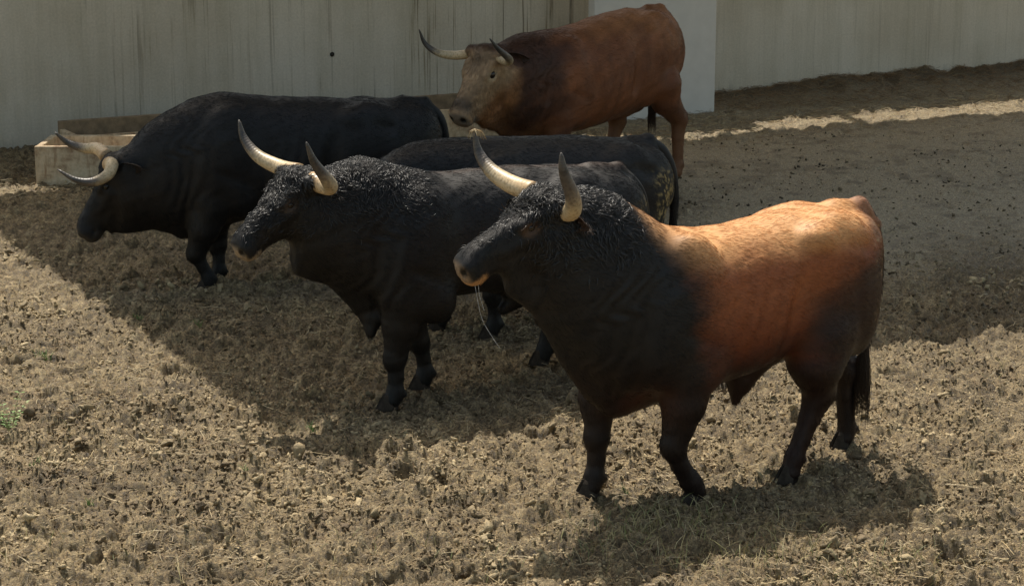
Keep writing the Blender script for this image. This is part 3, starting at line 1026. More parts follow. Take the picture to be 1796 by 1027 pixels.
def make_bull(B):
    name = B['name']
    th = R(B['heading'])
    # local +x is the way the animal faces
    root = empty(name, (B['O'][0], B['O'][1], 0), math.pi + th)
    tag(root, B['label'], B['cat'], 'bulls standing in the yard' if B['cat'] == 'bull' else None)
    hd = Head(B['poll'], *B['head'])
    V, F, f = build_body(B, hd, B['vox'])
    V = laplace(V, F, 2)
    N = vnormals(V, F)
    q = hd.to(V)
    curl = B['curl'](V, q)
    # slight muscle and skin unevenness, matted wet locks on the neck
    V = V + N * ((noise3(V, 6.0, 3) - 0.5) * 0.010 + (noise3(V, 14.0, 8) - 0.5) * 0.005 + curl * (noise3(V, 22.0, 12) - 0.45) * 0.014)[:, None]
    ph = V[:, 0] - 0.35 * (1.0 - V[:, 2])
    ribs = np.exp(-((V[:, 0] - 0.02) / 0.22) ** 2) * np.exp(-((V[:, 2] - 0.85) / 0.22) ** 2) * (np.abs(V[:, 1]) > 0.2)
    folds = np.exp(-((V[:, 0] - B.get('fold_x', 0.82)) / 0.14) ** 2) * (np.abs(V[:, 1]) > 0.08) * sstep(0.4, 0.6, V[:, 2]) * (1 - curl)
    wv = noise3(V, 3.0, 40)
    V = V + N * (ribs * 0.0028 * np.sin(ph * 62 + 5 * wv) + folds * 0.004 * np.sin(V[:, 0] * 66 + 30 * wv + 9 * V[:, 2]) + (noise3(V * np.array([1.0, 1.0, 0.45]), 9, 44) - .5) * 0.012 * sstep(0.3, 0.5, V[:, 2]))[:, None]
    N = vnormals(V, F)
    cols = B['color'](V, q)
    # pale ring round the nose, dark nostrils
    mz = B.get('muzzle', (0.20, 0.15, 0.11))
    ring = sstep(B.get('ring', 0.52), B.get('ring', 0.52) + 0.03, q[:, 0]) * (np.abs(q[:, 1]) < 0.13) * (q[:, 2] > -0.17) * (q[:, 2] < 0.06)
    ring = ring * sstep(0.2, 0.5, noise3(V, 24, 5) + 0.15)
    cols = cols * (1 - ring[:, None]) + np.array(mz) * ring[:, None]
    lip = sstep(-0.092, -0.110, q[:, 2]) * sstep(0.445, 0.475, q[:, 0]) * (np.abs(q[:, 1]) < .1) * (q[:, 2] > -0.18)
    cols = cols * (1 - lip[:, None]) + np.array(B.get('lip', mz)) * lip[:, None]
    for sg in (1, -1):
        dn = np.linalg.norm((q - np.array([0.55, 0.056 * sg, -0.034])) / np.array([1, 0.9, 1.0]), axis=1)
        k = sstep(0.034, 0.020, dn)[:, None]
        cols = cols * (1 - k) + np.array([0.006, 0.005, 0.004]) * k
    er = B.get('eye_ring')
    if er:
        for sg in (1, -1):
            dn = np.linalg.norm((q - np.array([0.155, 0.13 * sg, -0.012])) / np.array([1.5, 1.2, 1.0]), axis=1)
            k = (sstep(0.048, 0.030, dn) * 0.85)[:, None]
            cols = cols * (1 - k) + np.array(er) * k
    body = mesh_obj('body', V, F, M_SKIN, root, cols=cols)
    # ---------------- hair
    nh = B['hairs']
    hl = B.get('hair_len', 0.030)
    nosehair = np.clip(1 - sstep(0.46, 0.52, q[:, 0]) * (np.abs(q[:, 1]) < 0.13) * (np.abs(q[:, 2]) < 0.2), 0.0, 1)
    eyed = np.minimum(np.linalg.norm(q - np.array([0.152, 0.12, -0.012]), axis=1), np.linalg.norm(q - np.array([0.152, -0.12, -0.012]), axis=1))
    dens = (1 + 0.6 * curl) * nosehair * sstep(0.025, 0.045, eyed) * sstep(-0.0, 0.06, V[:, 2]) + 1e-4
    tri, wt = sample_surface(V, F, nh, dens)
    roots = (V[tri] * wt[..., None]).sum(1); nr = (N[tri] * wt[..., None]).sum(1); nr /= np.linalg.norm(nr, axis=1)[:, None]
    jit = roots + rng.normal(size=(nh, 3)) * np.array([0.030, 0.012, 0.022])
    bodypart = sstep(0.05, -0.12, hd.to(roots)[:, 0])[:, None]
    hc = (cols[tri] * wt[..., None]).sum(1) * (1 - bodypart) + B['color'](jit, hd.to(jit)) * bodypart
    cu = (curl[tri] * wt).sum(1)
    qr = (q[tri] * wt[..., None]).sum(1)
    onhead = sstep(-0.02, 0.10, qr[:, 0])[:, None] * (np.abs(qr[:, 2]) < 0.3)[:, None]
    low = sstep(0.62, 0.42, roots[:, 2])[:, None]
    comb = np.tile([-0.85, 0, -0.45], (nh, 1)) * (1 - low) + np.array([-0.15, 0, -1.0]) * low
    comb = comb * (1 - onhead) + (hd.a * 0.55 - hd.u * 0.5) * onhead
    sw = np.stack([noise3(roots, 7, 21), noise3(roots, 7, 24), noise3(roots, 7, 27)], -1) - 0.5
    comb = comb + sw * (0.45 + 2.2 * cu[:, None]) + rng.normal(size=(nh, 3)) * (0.10 + 0.12 * cu[:, None])
    # locks: neighbouring strands share a phase
    cell = np.floor(roots / 0.022)
    ph = hash2(cell[:, 0] + 71 * cell[:, 2], cell[:, 1] * 3 + cell[:, 2], 5) * 6.283 + rng.normal(size=nh) * 0.35
    length = (hl + cu * B.get('curl_len', 0.004)) * (0.7 + 0.6 * rng.random(nh))
    lift = 0.05 + 0.07 * rng.random(nh) + 0.05 * cu
    hcol = hc * (0.75 + 0.5 * rng.random((nh, 1))) * (1 - 0.45 * cu[:, None])
    make_curves('coat_hair', roots, nr, comb, length, lift, cu * 0.0035, np.full(nh, B.get('hair_r', 0.0006)), hcol, 5, body, ph)
    # ---------------- wet matted locks
    nl = B.get('locks', 0)
    if nl:
        tri, wt = sample_surface(V, F, nl, curl ** 1.5 * nosehair * sstep(0.03, 0.06, eyed) + 1e-6)
        r2 = (V[tri] * wt[..., None]).sum(1); n2_ = (N[tri] * wt[..., None]).sum(1); n2_ /= np.linalg.norm(n2_, axis=1)[:, None]
        c2 = (cols[tri] * wt[..., None]).sum(1); q2 = (q[tri] * wt[..., None]).sum(1)
        oh = sstep(-0.02, 0.10, q2[:, 0])[:, None]
        cb = np.array([-0.55, 0, -0.8]) * (1 - oh) + (hd.a * 0.9) * oh
        fl = np.stack([noise3(r2, 9, 61), noise3(r2, 9, 64), noise3(r2, 9, 67)], -1) - 0.5
        cb = cb + fl * 5.0 + rng.normal(size=(nl, 3)) * 0.22
        o = make_curves('wet_locks', r2, n2_, cb, 0.032 + 0.028 * rng.random(nl), np.full(nl, 0.05), 0.003 + 0.003 * rng.random(nl), 0.0019 + 0.0018 * rng.random(nl), c2 * 1.1 + 0.001, 9, body, None, 3.4)
        o.data.materials.clear(); o.data.materials.append(M_WET)
    # ---------------- horns
    for key in ('horn_near', 'horn_far'):
        pts = spline(B[key], 26)
        r0 = B.get('horn_r', 0.047)
        tt = np.linspace(0, 1, 26)
        rad = r0 * (1 - 0.25 * tt - 0.62 * tt ** 2.2) * (1 + 0.10 * np.exp(-(tt / 0.08) ** 2)); rad[-1] = 0.004
        hv, hf = tube(pts, rad, 18)
        mesh_obj('horn', hv, hf, M_HORN, root, attr={'t': np.repeat(tt, 18)})
    # ---------------- eyes
    for sg in (1, -1):
        o_ = hd.fro(np.array([0.152, 0.100 * sg, -0.011]))
        import bmesh
        bm = bmesh.new(); bmesh.ops.create_uvsphere(bm, u_segments=20, v_segments=14, radius=B.get('eye_r', 0.026) * hd.sc)
        me = bpy.data.meshes.new('eye'); bm.to_mesh(me); bm.free()
        me.polygons.foreach_set('use_smooth', np.ones(len(me.polygons), dtype=bool)); me.materials.append(M_EYE)
        e = bpy.data.objects.new('eye', me); COL.objects.link(e); e.parent = root
        e.location = hd.fro(np.array([0.152, 0.111 * sg, -0.012]))
    # ---------------- ears: cupped leaf, hanging out and back under the horn
    for sg in (1, -1):
        Vv, Ff = [], []
        n1, n2 = 11, 8
        L = B.get('ear', 0.19)
        ax = np.array([-0.50, 0.66 * sg, -0.42]); ax /= np.linalg.norm(ax)
        nn = np.array([0.62, 0.62 * sg, 0.15]); nn = nn - ax * (nn @ ax); nn /= np.linalg.norm(nn)
        vv = np.cross(nn, ax)
        for side in (0, 1):
            for i in range(n1):
                t = i / (n1 - 1)
                wdt = L * 0.30 * (math.sin(math.pi * min(1, 0.16 + 0.84 * t) ** 0.85) ** 0.8 if t < 1 else 0.02) + 0.006
                for j in range(n2):
                    s_ = j / (n2 - 1) * 2 - 1
                    cup = 0.035 * (1 - s_ * s_) * math.sin(math.pi * (0.2 + 0.75 * t))
                    c = np.array([-0.005, 0.118 * sg, -0.055]) + ax * L * t + vv * wdt * s_ - nn * (cup + side * 0.007 * (1 - 0.8 * s_ * s_)) + np.array([0, 0, -0.03 * t * t])
                    Vv.append(hd.fro(c))
        m = n1 * n2
        for i in range(n1 - 1):
            for j in range(n2 - 1):
                a = i * n2 + j
                Ff += [(a, a + 1, a + 1 + n2, a + n2), (m + a + n2, m + a + 1 + n2, m + a + 1, m + a)]
        for i in range(n1 - 1):
            a = i * n2; Ff.append((a, a + n2, m + a + n2, m + a)); a += n2 - 1; Ff.append((a + n2, a, m + a, m + a + n2))
        for j in range(n2 - 1):
            a = (n1 - 1) * n2 + j; Ff.append((a, a + 1, m + a + 1, m + a)); a = j; Ff.append((a + 1, a, m + a, m + a + 1))
        Vv = np.array(Vv)
        ec = np.tile(B.get('ear_col', (0.02, 0.015, 0.012)), (len(Vv), 1))
        eo = mesh_obj('ear', Vv, Ff, M_SKIN, root, cols=ec)
        k = 140
        ri = rng.integers(len(Vv), size=k)
        make_curves('ear_hair', Vv[ri] + rng.normal(size=(k, 3)) * 0.004, np.tile(hd.a, (k, 1)) + rng.normal(size=(k, 3)) * .4, np.tile(hd.l * sg - hd.u * 0.5, (k, 1)) + rng.normal(size=(k, 3)) * .35,
                    np.full(k, 0.035) * (0.6 + 0.8 * rng.random(k)), np.full(k, 0.4), np.full(k, 0.002), np.full(k, 0.0006), ec[ri] * 1.2, 5, eo)
    # ---------------- hooves
    HV, HF = hoof_mesh()
    for leg in B['legs']:
        e = leg[-1]
        o = mesh_obj('hoof', HV, HF, M_HOOF, root, smooth=False)
        rz = math.pi + th
        wx = B['O'][0] + math.cos(rz) * e[0] - math.sin(rz) * e[1]; wy = B['O'][1] + math.sin(rz) * e[0] + math.cos(rz) * e[1]
        o.location = (e[0] + 0.012, e[1], max(e[2] - 0.045, -0.02))
        if len(leg[0]) > 4: o.rotation_euler = (0, leg[0][4], 0)
    # ---------------- tail
    tp = spline(B['tail'], 28)
    tr = np.interp(np.linspace(0, 1, 28), [0, 0.15, 0.6, 1], np.array([0.040, 0.030, 0.021, 0.014]) * B.get('tail_r', 1))
    tv, tf = tube(tp, tr, 10)
    tc = np.tile(B['tail_col'], (len(tv), 1)).astype(float)
    tail = mesh_obj('tail', tv, tf, M_SKIN, root, cols=tc)
    k = 1500
    ti = rng.integers(6, 28, size=k); an = rng.random(k) * 6.28
    nn = np.stack([np.cos(an), np.sin(an), np.zeros(k)], -1)
    make_curves('tail_hair', tp[ti] + nn * tr[ti][:, None] * 0.9, nn, np.tile([0, 0, -1.0], (k, 1)) + rng.normal(size=(k, 3)) * 0.12, 0.03 + 0.03 * rng.random(k), np.full(k, 0.15), np.full(k, 0.001), np.full(k, 0.0007), tc[:1] * (0.7 + 0.6 * rng.random((k, 1))), 5, tail)
    k = 700
    end = tp[-1]
    an = rng.random(k) * 6.28; rr = 0.016 * np.sqrt(rng.random(k))
    st = end + np.stack([np.cos(an) * rr, np.sin(an) * rr, 0.14 * rng.random(k)], -1)
    nn = np.stack([np.cos(an), np.sin(an), np.zeros(k)], -1)
    make_curves('tail_switch', st, nn, np.tile([0, 0, -1.0], (k, 1)) + rng.normal(size=(k, 3)) * 0.05, B.get('switch', 0.35) * (0.6 + 0.5 * rng.random(k)), np.full(k, 0.07), np.full(k, 0.006), np.full(k, 0.0010), tc[:1] * (0.6 + 0.6 * rng.random((k, 1))), 9, tail)
    return root, hd, body


def mixc(a, b, k): return np.asarray(a) * (1 - k[:, None]) + np.asarray(b) * k[:, None]


BLACK = np.array([0.0075, 0.0070, 0.0072])


def dung(V, c, x0, x1, z0, z1, amt, tone=(0.30, 0.22, 0.10)):
    m = sstep(x0 - .08, x0 + .05, V[:, 0]) * sstep(x1 + .08, x1 - .05, V[:, 0]) * sstep(z0 - .1, z0 + .05, V[:, 2]) * sstep(z1 + .05, z1 - .05, V[:, 2])
    n = noise3(V, 26, 33) * 0.5 + noise3(V, 75, 35) * 0.5
    return mixc(c, tone, m * sstep(0.56 - amt, 0.66 - amt, n))


def gauss(v, s): return np.exp(-(v / s) ** 2)


# anatomy shared by all five, adapted per animal
def ells(top, rump, dx=0.0, thick=1.0, sh=0.0, rx=0.08):
    """muscle masses: (centre, radii, turn, blend)"""
    r = dx + rx
    return [((0.48 + dx + sh, 0.205 * thick, top - 0.42), (0.21, 0.130, 0.36), 0.25, 0.06),       # shoulder
            ((0.38 + dx + sh, 0.225 * thick, top - 0.66), (0.14, 0.100, 0.16), -0.5, 0.05),       # upper arm
            ((-0.54 + r, 0.165 * thick, rump - 0.36), (0.25, 0.140, 0.36), -0.12, 0.07),     # haunch
            ((-0.43 + r, 0.185 * thick, rump - 0.60), (0.16, 0.105, 0.23), 0.15, 0.06),      # thigh
            ((-0.38 + r, 0.205 * thick, rump - 0.10), (0.085, 0.07, 0.055), 0, 0.06),        # hip point
            ((-0.72 + r, 0.10 * thick, rump - 0.20), (0.10, 0.085, 0.14), 0.3, 0.07),        # pin bone
            ((-0.64 + r, 0.145 * thick, rump - 0.50), (0.16, 0.095, 0.24), -0.25, 0.05)]     # back of the thigh


def grooves(top, rump, dx=0.0, sh=0.0, w=1.0, rx=0.08):
    """furrows: behind the shoulder, before the shoulder, between thigh and flank, below the hip, behind the thigh muscle"""
    r = dx + rx
    return [((0.25 + dx + sh, 0.390 * w, top - 0.30), (0.20 + dx + sh, 0.375 * w, top - 0.68), 0.042, 0.046, 0.04),
            ((0.67 + dx + sh, 0.350 * w, top - 0.12), (0.74 + dx + sh, 0.31 * w, top - 0.55), 0.036, 0.040, 0.05),
            ((0.52 + dx + sh, 0.365 * w, top - 0.50), (0.33 + dx + sh, 0.365 * w, top - 0.58), 0.026, 0.026, 0.04),
            ((-0.25 + r, 0.370 * w, rump - 0.22), (-0.18 + r, 0.335 * w, rump - 0.64), 0.060, 0.050, 0.06),
            ((-0.50 + r, 0.335 * w, rump - 0.11), (-0.66 + r, 0.280 * w, rump - 0.16), 0.036, 0.028, 0.05),
            ((-0.58 + r, 0.345 * w, rump - 0.36), (-0.60 + r, 0.30 * w, rump - 0.72), 0.030, 0.026, 0.04)]


# ---- 1: brown bull with black forehand, nearest
def b1_color(V, q):
    x, y, z = V[:, 0], V[:, 1], V[:, 2]
    n = (noise3(V, 5, 2) - .5) + 0.35 * (noise3(V, 22, 6) - .5)
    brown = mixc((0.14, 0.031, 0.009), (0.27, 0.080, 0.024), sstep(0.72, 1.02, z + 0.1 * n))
    brown = mixc(brown, (0.62, 0.32, 0.13), sstep(1.09, 1.27, z + 0.10 * n))  # sunlit brightness along the back put into the coat colour
    front = sstep(-0.19, 0.13, x - (0.42 + 0.18 * sstep(0.95, 1.36, z) - 0.05 * sstep(0.9, .6, z)) + 0.22 * n)
    c = mixc(brown, BLACK * 1.15, front)
    rear = sstep(-0.15, 0.15, (0.98 + 0.45 * (-0.30 - x)) - z + 0.22 * n) * sstep(-0.08, -0.32, x + 0.25 * (0.9 - z) + 0.15 * n)
    c = mixc(c, (0.022, 0.011, 0.0075), rear * 0.95)
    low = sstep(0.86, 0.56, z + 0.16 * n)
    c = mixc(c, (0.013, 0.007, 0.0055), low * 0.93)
    c = mixc(c, (0.09, 0.026, 0.012), gauss(x - 0.34, .07) * gauss(z - 0.66, 0.12) * 0.6)
    c = mixc(c, (0.10, 0.032, 0.014), gauss(x - 0.62, .1) * gauss(z - 0.50, 0.09) * (front > .5) * 0.5)
    c = mixc(c, (0.20, 0.10, 0.07), sstep(-0.60, -0.70, x) * sstep(1.12, 1.22, z) * 0.8)
    c = c * (1 + 0.35 * (noise3(V * np.array([0.4, 1, 1.0]), 40, 9) - .5))[:, None]
    return dung(V, c, -0.95, -0.66, 0.75, 1.22, -0.02, (0.33, 0.21, 0.10))


def b1_curl(V, q):
    a = sstep(0.60, 0.84, V[:, 0]) * sstep(1.10, 1.42, V[:, 2] + 0.15 * (noise3(V, 8, 3) - .5)) * sstep(1.35, 1.1, V[:, 0]) * 0.9
    b = gauss(q[:, 0] - 0.03, 0.10) * gauss(q[:, 1], 0.12) * sstep(-0.05, 0.03, q[:, 2])
    c = 0.22 * gauss(q[:, 0] - 0.3, 0.16) * sstep(-0.02, 0.02, q[:, 2]) * (np.abs(q[:, 1]) < .1)
    return np.clip(a + b + c, 0, 1)


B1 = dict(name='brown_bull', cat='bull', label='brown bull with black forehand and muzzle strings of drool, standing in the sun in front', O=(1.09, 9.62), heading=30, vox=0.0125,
          trunk=[(-0.82, 1.06, 0.90, 0.06, 0, .5), (-0.76, 1.20, 0.84, 0.15, 0, .5), (-0.68, 1.275, 0.78, 0.205, 0, .5), (-0.53, 1.315, 0.72, 0.25, 0, .5), (-0.32, 1.31, 0.65, 0.285, 0, .48), (-0.10, 1.285, 0.58, 0.315, 0, .45),
                 (0.12, 1.27, 0.53, 0.33, 0, .44), (0.32, 1.285, 0.51, 0.325, 0, .45), (0.48, 1.325, 0.50, 0.31, 0, .47), (0.62, 1.42, 0.51, 0.29, 0, .5), (0.76, 1.495, 0.54, 0.265, 0, .52), (0.90, 1.525, 0.68, 0.235, 0.005, .5),
                 (1.00, 1.53, 0.80, 0.205, 0.01, .5), (1.09, 1.52, 0.93, 0.175, 0.02, .5), (1.16, 1.48, 1.05, 0.14, 0.025, .5)],
          dewlap=[(0.40, 0.62, 0.48, 0.05, 0, .5), (0.58, 0.62, 0.435, 0.07, 0, .5), (0.70, 0.66, 0.41, 0.07, 0, .5), (0.84, 0.8, 0.51, 0.06, 0, .5), (0.97, 0.95, 0.68, 0.05, 0, .5), (1.10, 1.15, 0.89, 0.05, .01, .5), (1.20, 1.25, 1.00, 0.05, 0.02, .5), (1.30, 1.28, 1.08, 0.045, 0.02, .5)],
          ells=ells(1.36, 1.31), grooves=grooves(1.36, 1.31),
          cuts=[((-0.22, 0.44, 0.95), (0.13, 0.13, 0.20), 0.2, 0.08)],
          legs=[[(0.43, 0.19, 0.64, 0.125), (0.44, 0.19, 0.50, 0.105), (0.485, 0.18, 0.285, 0.066), (0.455, 0.18, 0.20, 0.054), (0.385, 0.175, 0.10, 0.056), (0.345, 0.175, 0.035, 0.05)],
                [(0.66, -0.16, 0.62, 0.12), (0.69, -0.16, 0.46, 0.092), (0.70, -0.15, 0.28, 0.060), (0.705, -0.15, 0.18, 0.047), (0.715, -0.15, 0.085, 0.054), (0.735, -0.15, 0.035, 0.056)],
                [(-0.38, 0.17, 0.72, 0.16), (-0.34, 0.18, 0.58, 0.135), (-0.375, 0.17, 0.43, 0.085), (-0.325, 0.165, 0.30, 0.060), (-0.245, 0.16, 0.11, 0.053), (-0.22, 0.16, 0.04, 0.054)],
                [(-0.52, -0.16, 0.72, 0.15), (-0.60, -0.16, 0.56, 0.115), (-0.79, -0.15, 0.40, 0.070), (-0.80, -0.15, 0.28, 0.053), (-0.825, -0.15, 0.10, 0.052), (-0.81, -0.15, 0.04, 0.054)]],
          cones=[((-0.12, 0, 0.60), (-0.02, 0, 0.50), 0.085, 0.058, 0.07), ((-0.02, 0, 0.50), (0.005, 0, 0.385), 0.055, 0.020, 0.05), ((-0.50, 0, 0.66), (-0.46, 0, 0.56), 0.07, 0.062, 0.04),
                 ((-0.56, 0, 1.285), (-0.72, 0, 1.29), 0.05, 0.042, 0.05), ((-0.72, 0, 1.29), (-0.82, 0, 1.19), 0.042, 0.036, 0.03)],
          poll=(1.11, 0.03, 1.475), head=(-8, 30, 4, 0.87), color=b1_color, curl=b1_curl, eye_ring=(0.075, 0.042, 0.025), hairs=75000, locks=2600, ring=0.535,
          horn_near=[(1.10, 0.105, 1.475), (1.085, 0.215, 1.468), (1.125, 0.30, 1.545), (1.19, 0.328, 1.67), (1.206, 0.331, 1.757)],
          horn_far=[(1.12, -0.04, 1.515), (1.161, -0.185, 1.539), (1.19, -0.306, 1.582), (1.211, -0.387, 1.656), (1.224, -0.406, 1.755)],
          tail=[(-0.72, 0, 1.285), (-0.80, 0, 1.23), (-0.865, -0.01, 1.08), (-0.89, -0.03, 0.85), (-0.865, -0.06, 0.62), (-0.855, -0.08, 0.46)], tail_col=(0.030, 0.017, 0.011), switch=0.40,
          muzzle=(0.24, 0.165, 0.105), lip=(0.42, 0.22, 0.09), ear=0.15, ear_col=(0.05, 0.028, 0.018))


# ---- 2: middle black bull
def b2_color(V, q):
    c = np.tile(BLACK * 1.1, (len(V), 1))
    c = mixc(c, (0.05, 0.028, 0.018), gauss(V[:, 1], 0.05) * sstep(1.1, 1.2, V[:, 2]) * sstep(0.6, 0.2, V[:, 0]) * 0.7)
    return dung(V, c, -1.1, -0.85, 0.7, 1.0, 0.02)


def b2_curl(V, q):
    a = sstep(0.40, 0.72, V[:, 0] + 0.15 * (noise3(V, 7, 9) - .5)) * sstep(0.95, 1.26, V[:, 2] + 0.2 * (noise3(V, 8, 3) - .5))
    b = gauss(q[:, 0] - 0.05, 0.15) * gauss(q[:, 1], 0.12) * sstep(-0.05, 0.03, q[:, 2])
    c = 0.28 * gauss(q[:, 0] - 0.3, 0.18) * sstep(-0.02, 0.02, q[:, 2]) * (np.abs(q[:, 1]) < .1)
    return np.clip(a + b + c, 0, 1)


B2 = dict(name='black_bull', cat='bull', label='black bull with wet glistening curls on its neck and upturned pale horns', O=(-0.1, 11.39), heading=30, vox=0.0125,
          trunk=[(-1.00, 0.98, 0.74, 0.07, 0, .5), (-0.93, 1.08, 0.70, 0.17, 0, .5), (-0.82, 1.15, 0.66, 0.22, 0, .5), (-0.66, 1.195, 0.60, 0.26, 0, .5), (-0.45, 1.22, 0.54, 0.29, 0, .48), (-0.12, 1.24, 0.50, 0.32, 0, .45),
                 (0.14, 1.245, 0.55, 0.305, 0, .45), (0.36, 1.25, 0.545, 0.295, 0, .47), (0.52, 1.275, 0.49, 0.295, 0, .5), (0.68, 1.325, 0.51, 0.28, 0, .5), (0.82, 1.36, 0.57, 0.26, 0, .5), (0.95, 1.345, 0.66, 0.235, 0, .5),
                 (1.06, 1.32, 0.74, 0.20, 0, .5), (1.16, 1.31, 0.79, 0.165, 0, .5), (1.22, 1.27, 0.84, 0.13, 0, .5)],
          dewlap=[(0.45, 0.58, 0.47, 0.05, 0, .5), (0.66, 0.6, 0.45, 0.07, 0, .5), (0.80, 0.64, 0.445, 0.07, 0, .5), (0.92, 0.78, 0.56, 0.06, 0, .5), (1.05, 0.9, 0.70, 0.05, 0, .5), (1.16, 0.94, 0.735, 0.045, 0, .5), (1.24, 0.95, 0.76, 0.04, 0, .5)],
          ells=ells(1.27, 1.19, 0.0, 1.0, 0.14), grooves=grooves(1.27, 1.19, 0, 0.14, 0.96),
          legs=[[(0.66, 0.19, 0.60, 0.125), (0.69, 0.18, 0.46, 0.10), (0.72, 0.17, 0.27, 0.062), (0.72, 0.17, 0.17, 0.048), (0.725, 0.17, 0.08, 0.054), (0.75, 0.17, 0.035, 0.056)],
                [(0.55, -0.14, 0.60, 0.11), (0.47, -0.13, 0.42, 0.085), (0.42, -0.12, 0.26, 0.060), (0.40, -0.12, 0.17, 0.048), (0.385, -0.12, 0.08, 0.054), (0.40, -0.12, 0.035, 0.056)],
                [(-0.48, 0.17, 0.66, 0.15), (-0.56, 0.17, 0.52, 0.115), (-0.78, 0.16, 0.38, 0.070), (-0.78, 0.16, 0.26, 0.053), (-0.80, 0.16, 0.09, 0.052), (-0.78, 0.16, 0.04, 0.054)],
                [(-0.46, -0.17, 0.66, 0.15), (-0.42, -0.18, 0.54, 0.12), (-0.52, -0.20, 0.38, 0.075), (-0.50, -0.21, 0.26, 0.055), (-0.47, -0.22, 0.09, 0.052), (-0.45, -0.22, 0.04, 0.054)]],
          cones=[((-0.22, 0, 0.52), (-0.06, 0, 0.42), 0.08, 0.035, 0.06), ((0.80, 0.04, 0.47), (0.815, 0.06, 0.40), 0.05, 0.028, 0.04),
                 ((-0.64, 0, 1.165), (-0.82, 0, 1.165), 0.045, 0.04, 0.05), ((-0.82, 0, 1.165), (-0.94, 0, 1.07), 0.04, 0.034, 0.03)],
          poll=(1.21, 0.0, 1.27), head=(2, 40, 6, 0.88), color=b2_color, curl=b2_curl, eye_ring=(0.055, 0.038, 0.028), hairs=75000, locks=3500, ring=0.54,
          horn_near=[(1.17, 0.10, 1.285), (1.125, 0.23, 1.266), (1.175, 0.305, 1.325), (1.255, 0.331, 1.425), (1.30, 0.338, 1.534)],
          horn_far=[(1.17, -0.058, 1.305), (1.218, -0.204, 1.318), (1.283, -0.345, 1.365), (1.322, -0.437, 1.451), (1.336, -0.468, 1.55)],
          tail=[(-0.80, 0, 1.165), (-0.92, 0.01, 1.09), (-0.99, 0.02, 0.98), (-1.02, 0.02, 0.80), (-1.02, 0.02, 0.62), (-1.02, 0.02, 0.5)], tail_col=BLACK, tail_r=1.1,
          muzzle=(0.29, 0.22, 0.145), ear=0.15)


# ---- 3: black bull whose back shows behind the middle one
def b3_color(V, q):
    c = np.tile(BLACK * 1.25, (len(V), 1))
    return dung(V, c, -0.85, -0.52, 0.62, 0.95, 0.05, (0.42, 0.31, 0.13))


def curl_neck(V, q):
    return np.clip(0.35 * sstep(0.55, 0.8, V[:, 0]) * sstep(0.9, 1.15, V[:, 2]) + 0.6 * gauss(q[:, 0] - 0.03, 0.10) * gauss(q[:, 1], 0.12) * sstep(-0.05, 0.03, q[:, 2]), 0, 1)


B3 = dict(name='black_bull', cat='bull', label='black bull mostly hidden behind the curly necked one, its back and dung caked haunch showing', O=(0.35, 12.9), heading=28, vox=0.016,
          trunk=[(-0.75, 0.92, 0.70, 0.07, 0, .5), (-0.70, 1.00, 0.66, 0.17, 0, .5), (-0.63, 1.07, 0.62, 0.22, 0, .5), (-0.50, 1.125, 0.56, 0.26, 0, .5), (-0.30, 1.16, 0.52, 0.29, 0, .48), (-0.02, 1.19, 0.48, 0.32, 0, .45),
                 (0.20, 1.205, 0.46, 0.325, 0, .45), (0.40, 1.215, 0.45, 0.315, 0, .47), (0.60, 1.225, 0.45, 0.30, 0, .5), (0.80, 1.235, 0.48, 0.275, 0, .5), (0.98, 1.235, 0.58, 0.23, 0, .5), (1.15, 1.20, 0.68, 0.19, 0, .5), (1.28, 1.14, 0.72, 0.15, 0, .5)],
          ells=ells(1.22, 1.12, 0.10, 1.0, 0.06), grooves=grooves(1.22, 1.12, 0.10, 0.06, 0.97),
          legs=[[(0.60, 0.18, 0.58, 0.115), (0.62, 0.18, 0.44, 0.09), (0.62, 0.17, 0.26, 0.060), (0.61, 0.17, 0.17, 0.047), (0.61, 0.17, 0.08, 0.053), (0.63, 0.17, 0.035, 0.055)],
                [(0.66, -0.16, 0.58, 0.115), (0.72, -0.16, 0.44, 0.09), (0.78, -0.15, 0.26, 0.060), (0.80, -0.15, 0.17, 0.047), (0.82, -0.15, 0.08, 0.053), (0.84, -0.15, 0.035, 0.055)],
                [(-0.36, 0.17, 0.62, 0.15), (-0.44, 0.17, 0.50, 0.115), (-0.64, 0.16, 0.37, 0.070), (-0.64, 0.16, 0.26, 0.053), (-0.66, 0.16, 0.09, 0.052), (-0.64, 0.16, 0.04, 0.054)],
                [(-0.36, -0.17, 0.62, 0.15), (-0.36, -0.18, 0.50, 0.12), (-0.48, -0.18, 0.37, 0.072), (-0.46, -0.18, 0.26, 0.054), (-0.44, -0.18, 0.09, 0.052), (-0.42, -0.18, 0.04, 0.054)]],
          cones=[((-0.46, 0, 1.10), (-0.60, 0, 1.11), 0.05, 0.05, 0.05), ((-0.60, 0, 1.11), (-0.74, 0, 0.99), 0.05, 0.042, 0.03)],
          poll=(1.36, 0.0, 1.01), head=(0, 55, 0, 0.9), color=b3_color, curl=curl_neck, hairs=38000,
          horn_near=[(1.33, 0.10, 1.0), (1.32, 0.22, 0.97), (1.38, 0.29, 0.97), (1.46, 0.31, 0.98), (1.53, 0.30, 1.0)],
          horn_far=[(1.33, -0.10, 1.0), (1.32, -0.22, 0.97), (1.38, -0.29, 0.97), (1.46, -0.31, 0.98), (1.53, -0.30, 1.0)],
          tail=[(-0.58, 0, 1.11), (-0.69, 0.02, 1.05), (-0.755, 0.04, 0.93), (-0.78, 0.05, 0.76), (-0.775, 0.05, 0.60), (-0.77, 0.05, 0.50)], tail_col=BLACK * 1.3, tail_r=1.4)


# ---- 4: black bull at the trough, head lowered
def b4_color(V, q): return np.tile(BLACK * 0.95, (len(V), 1))


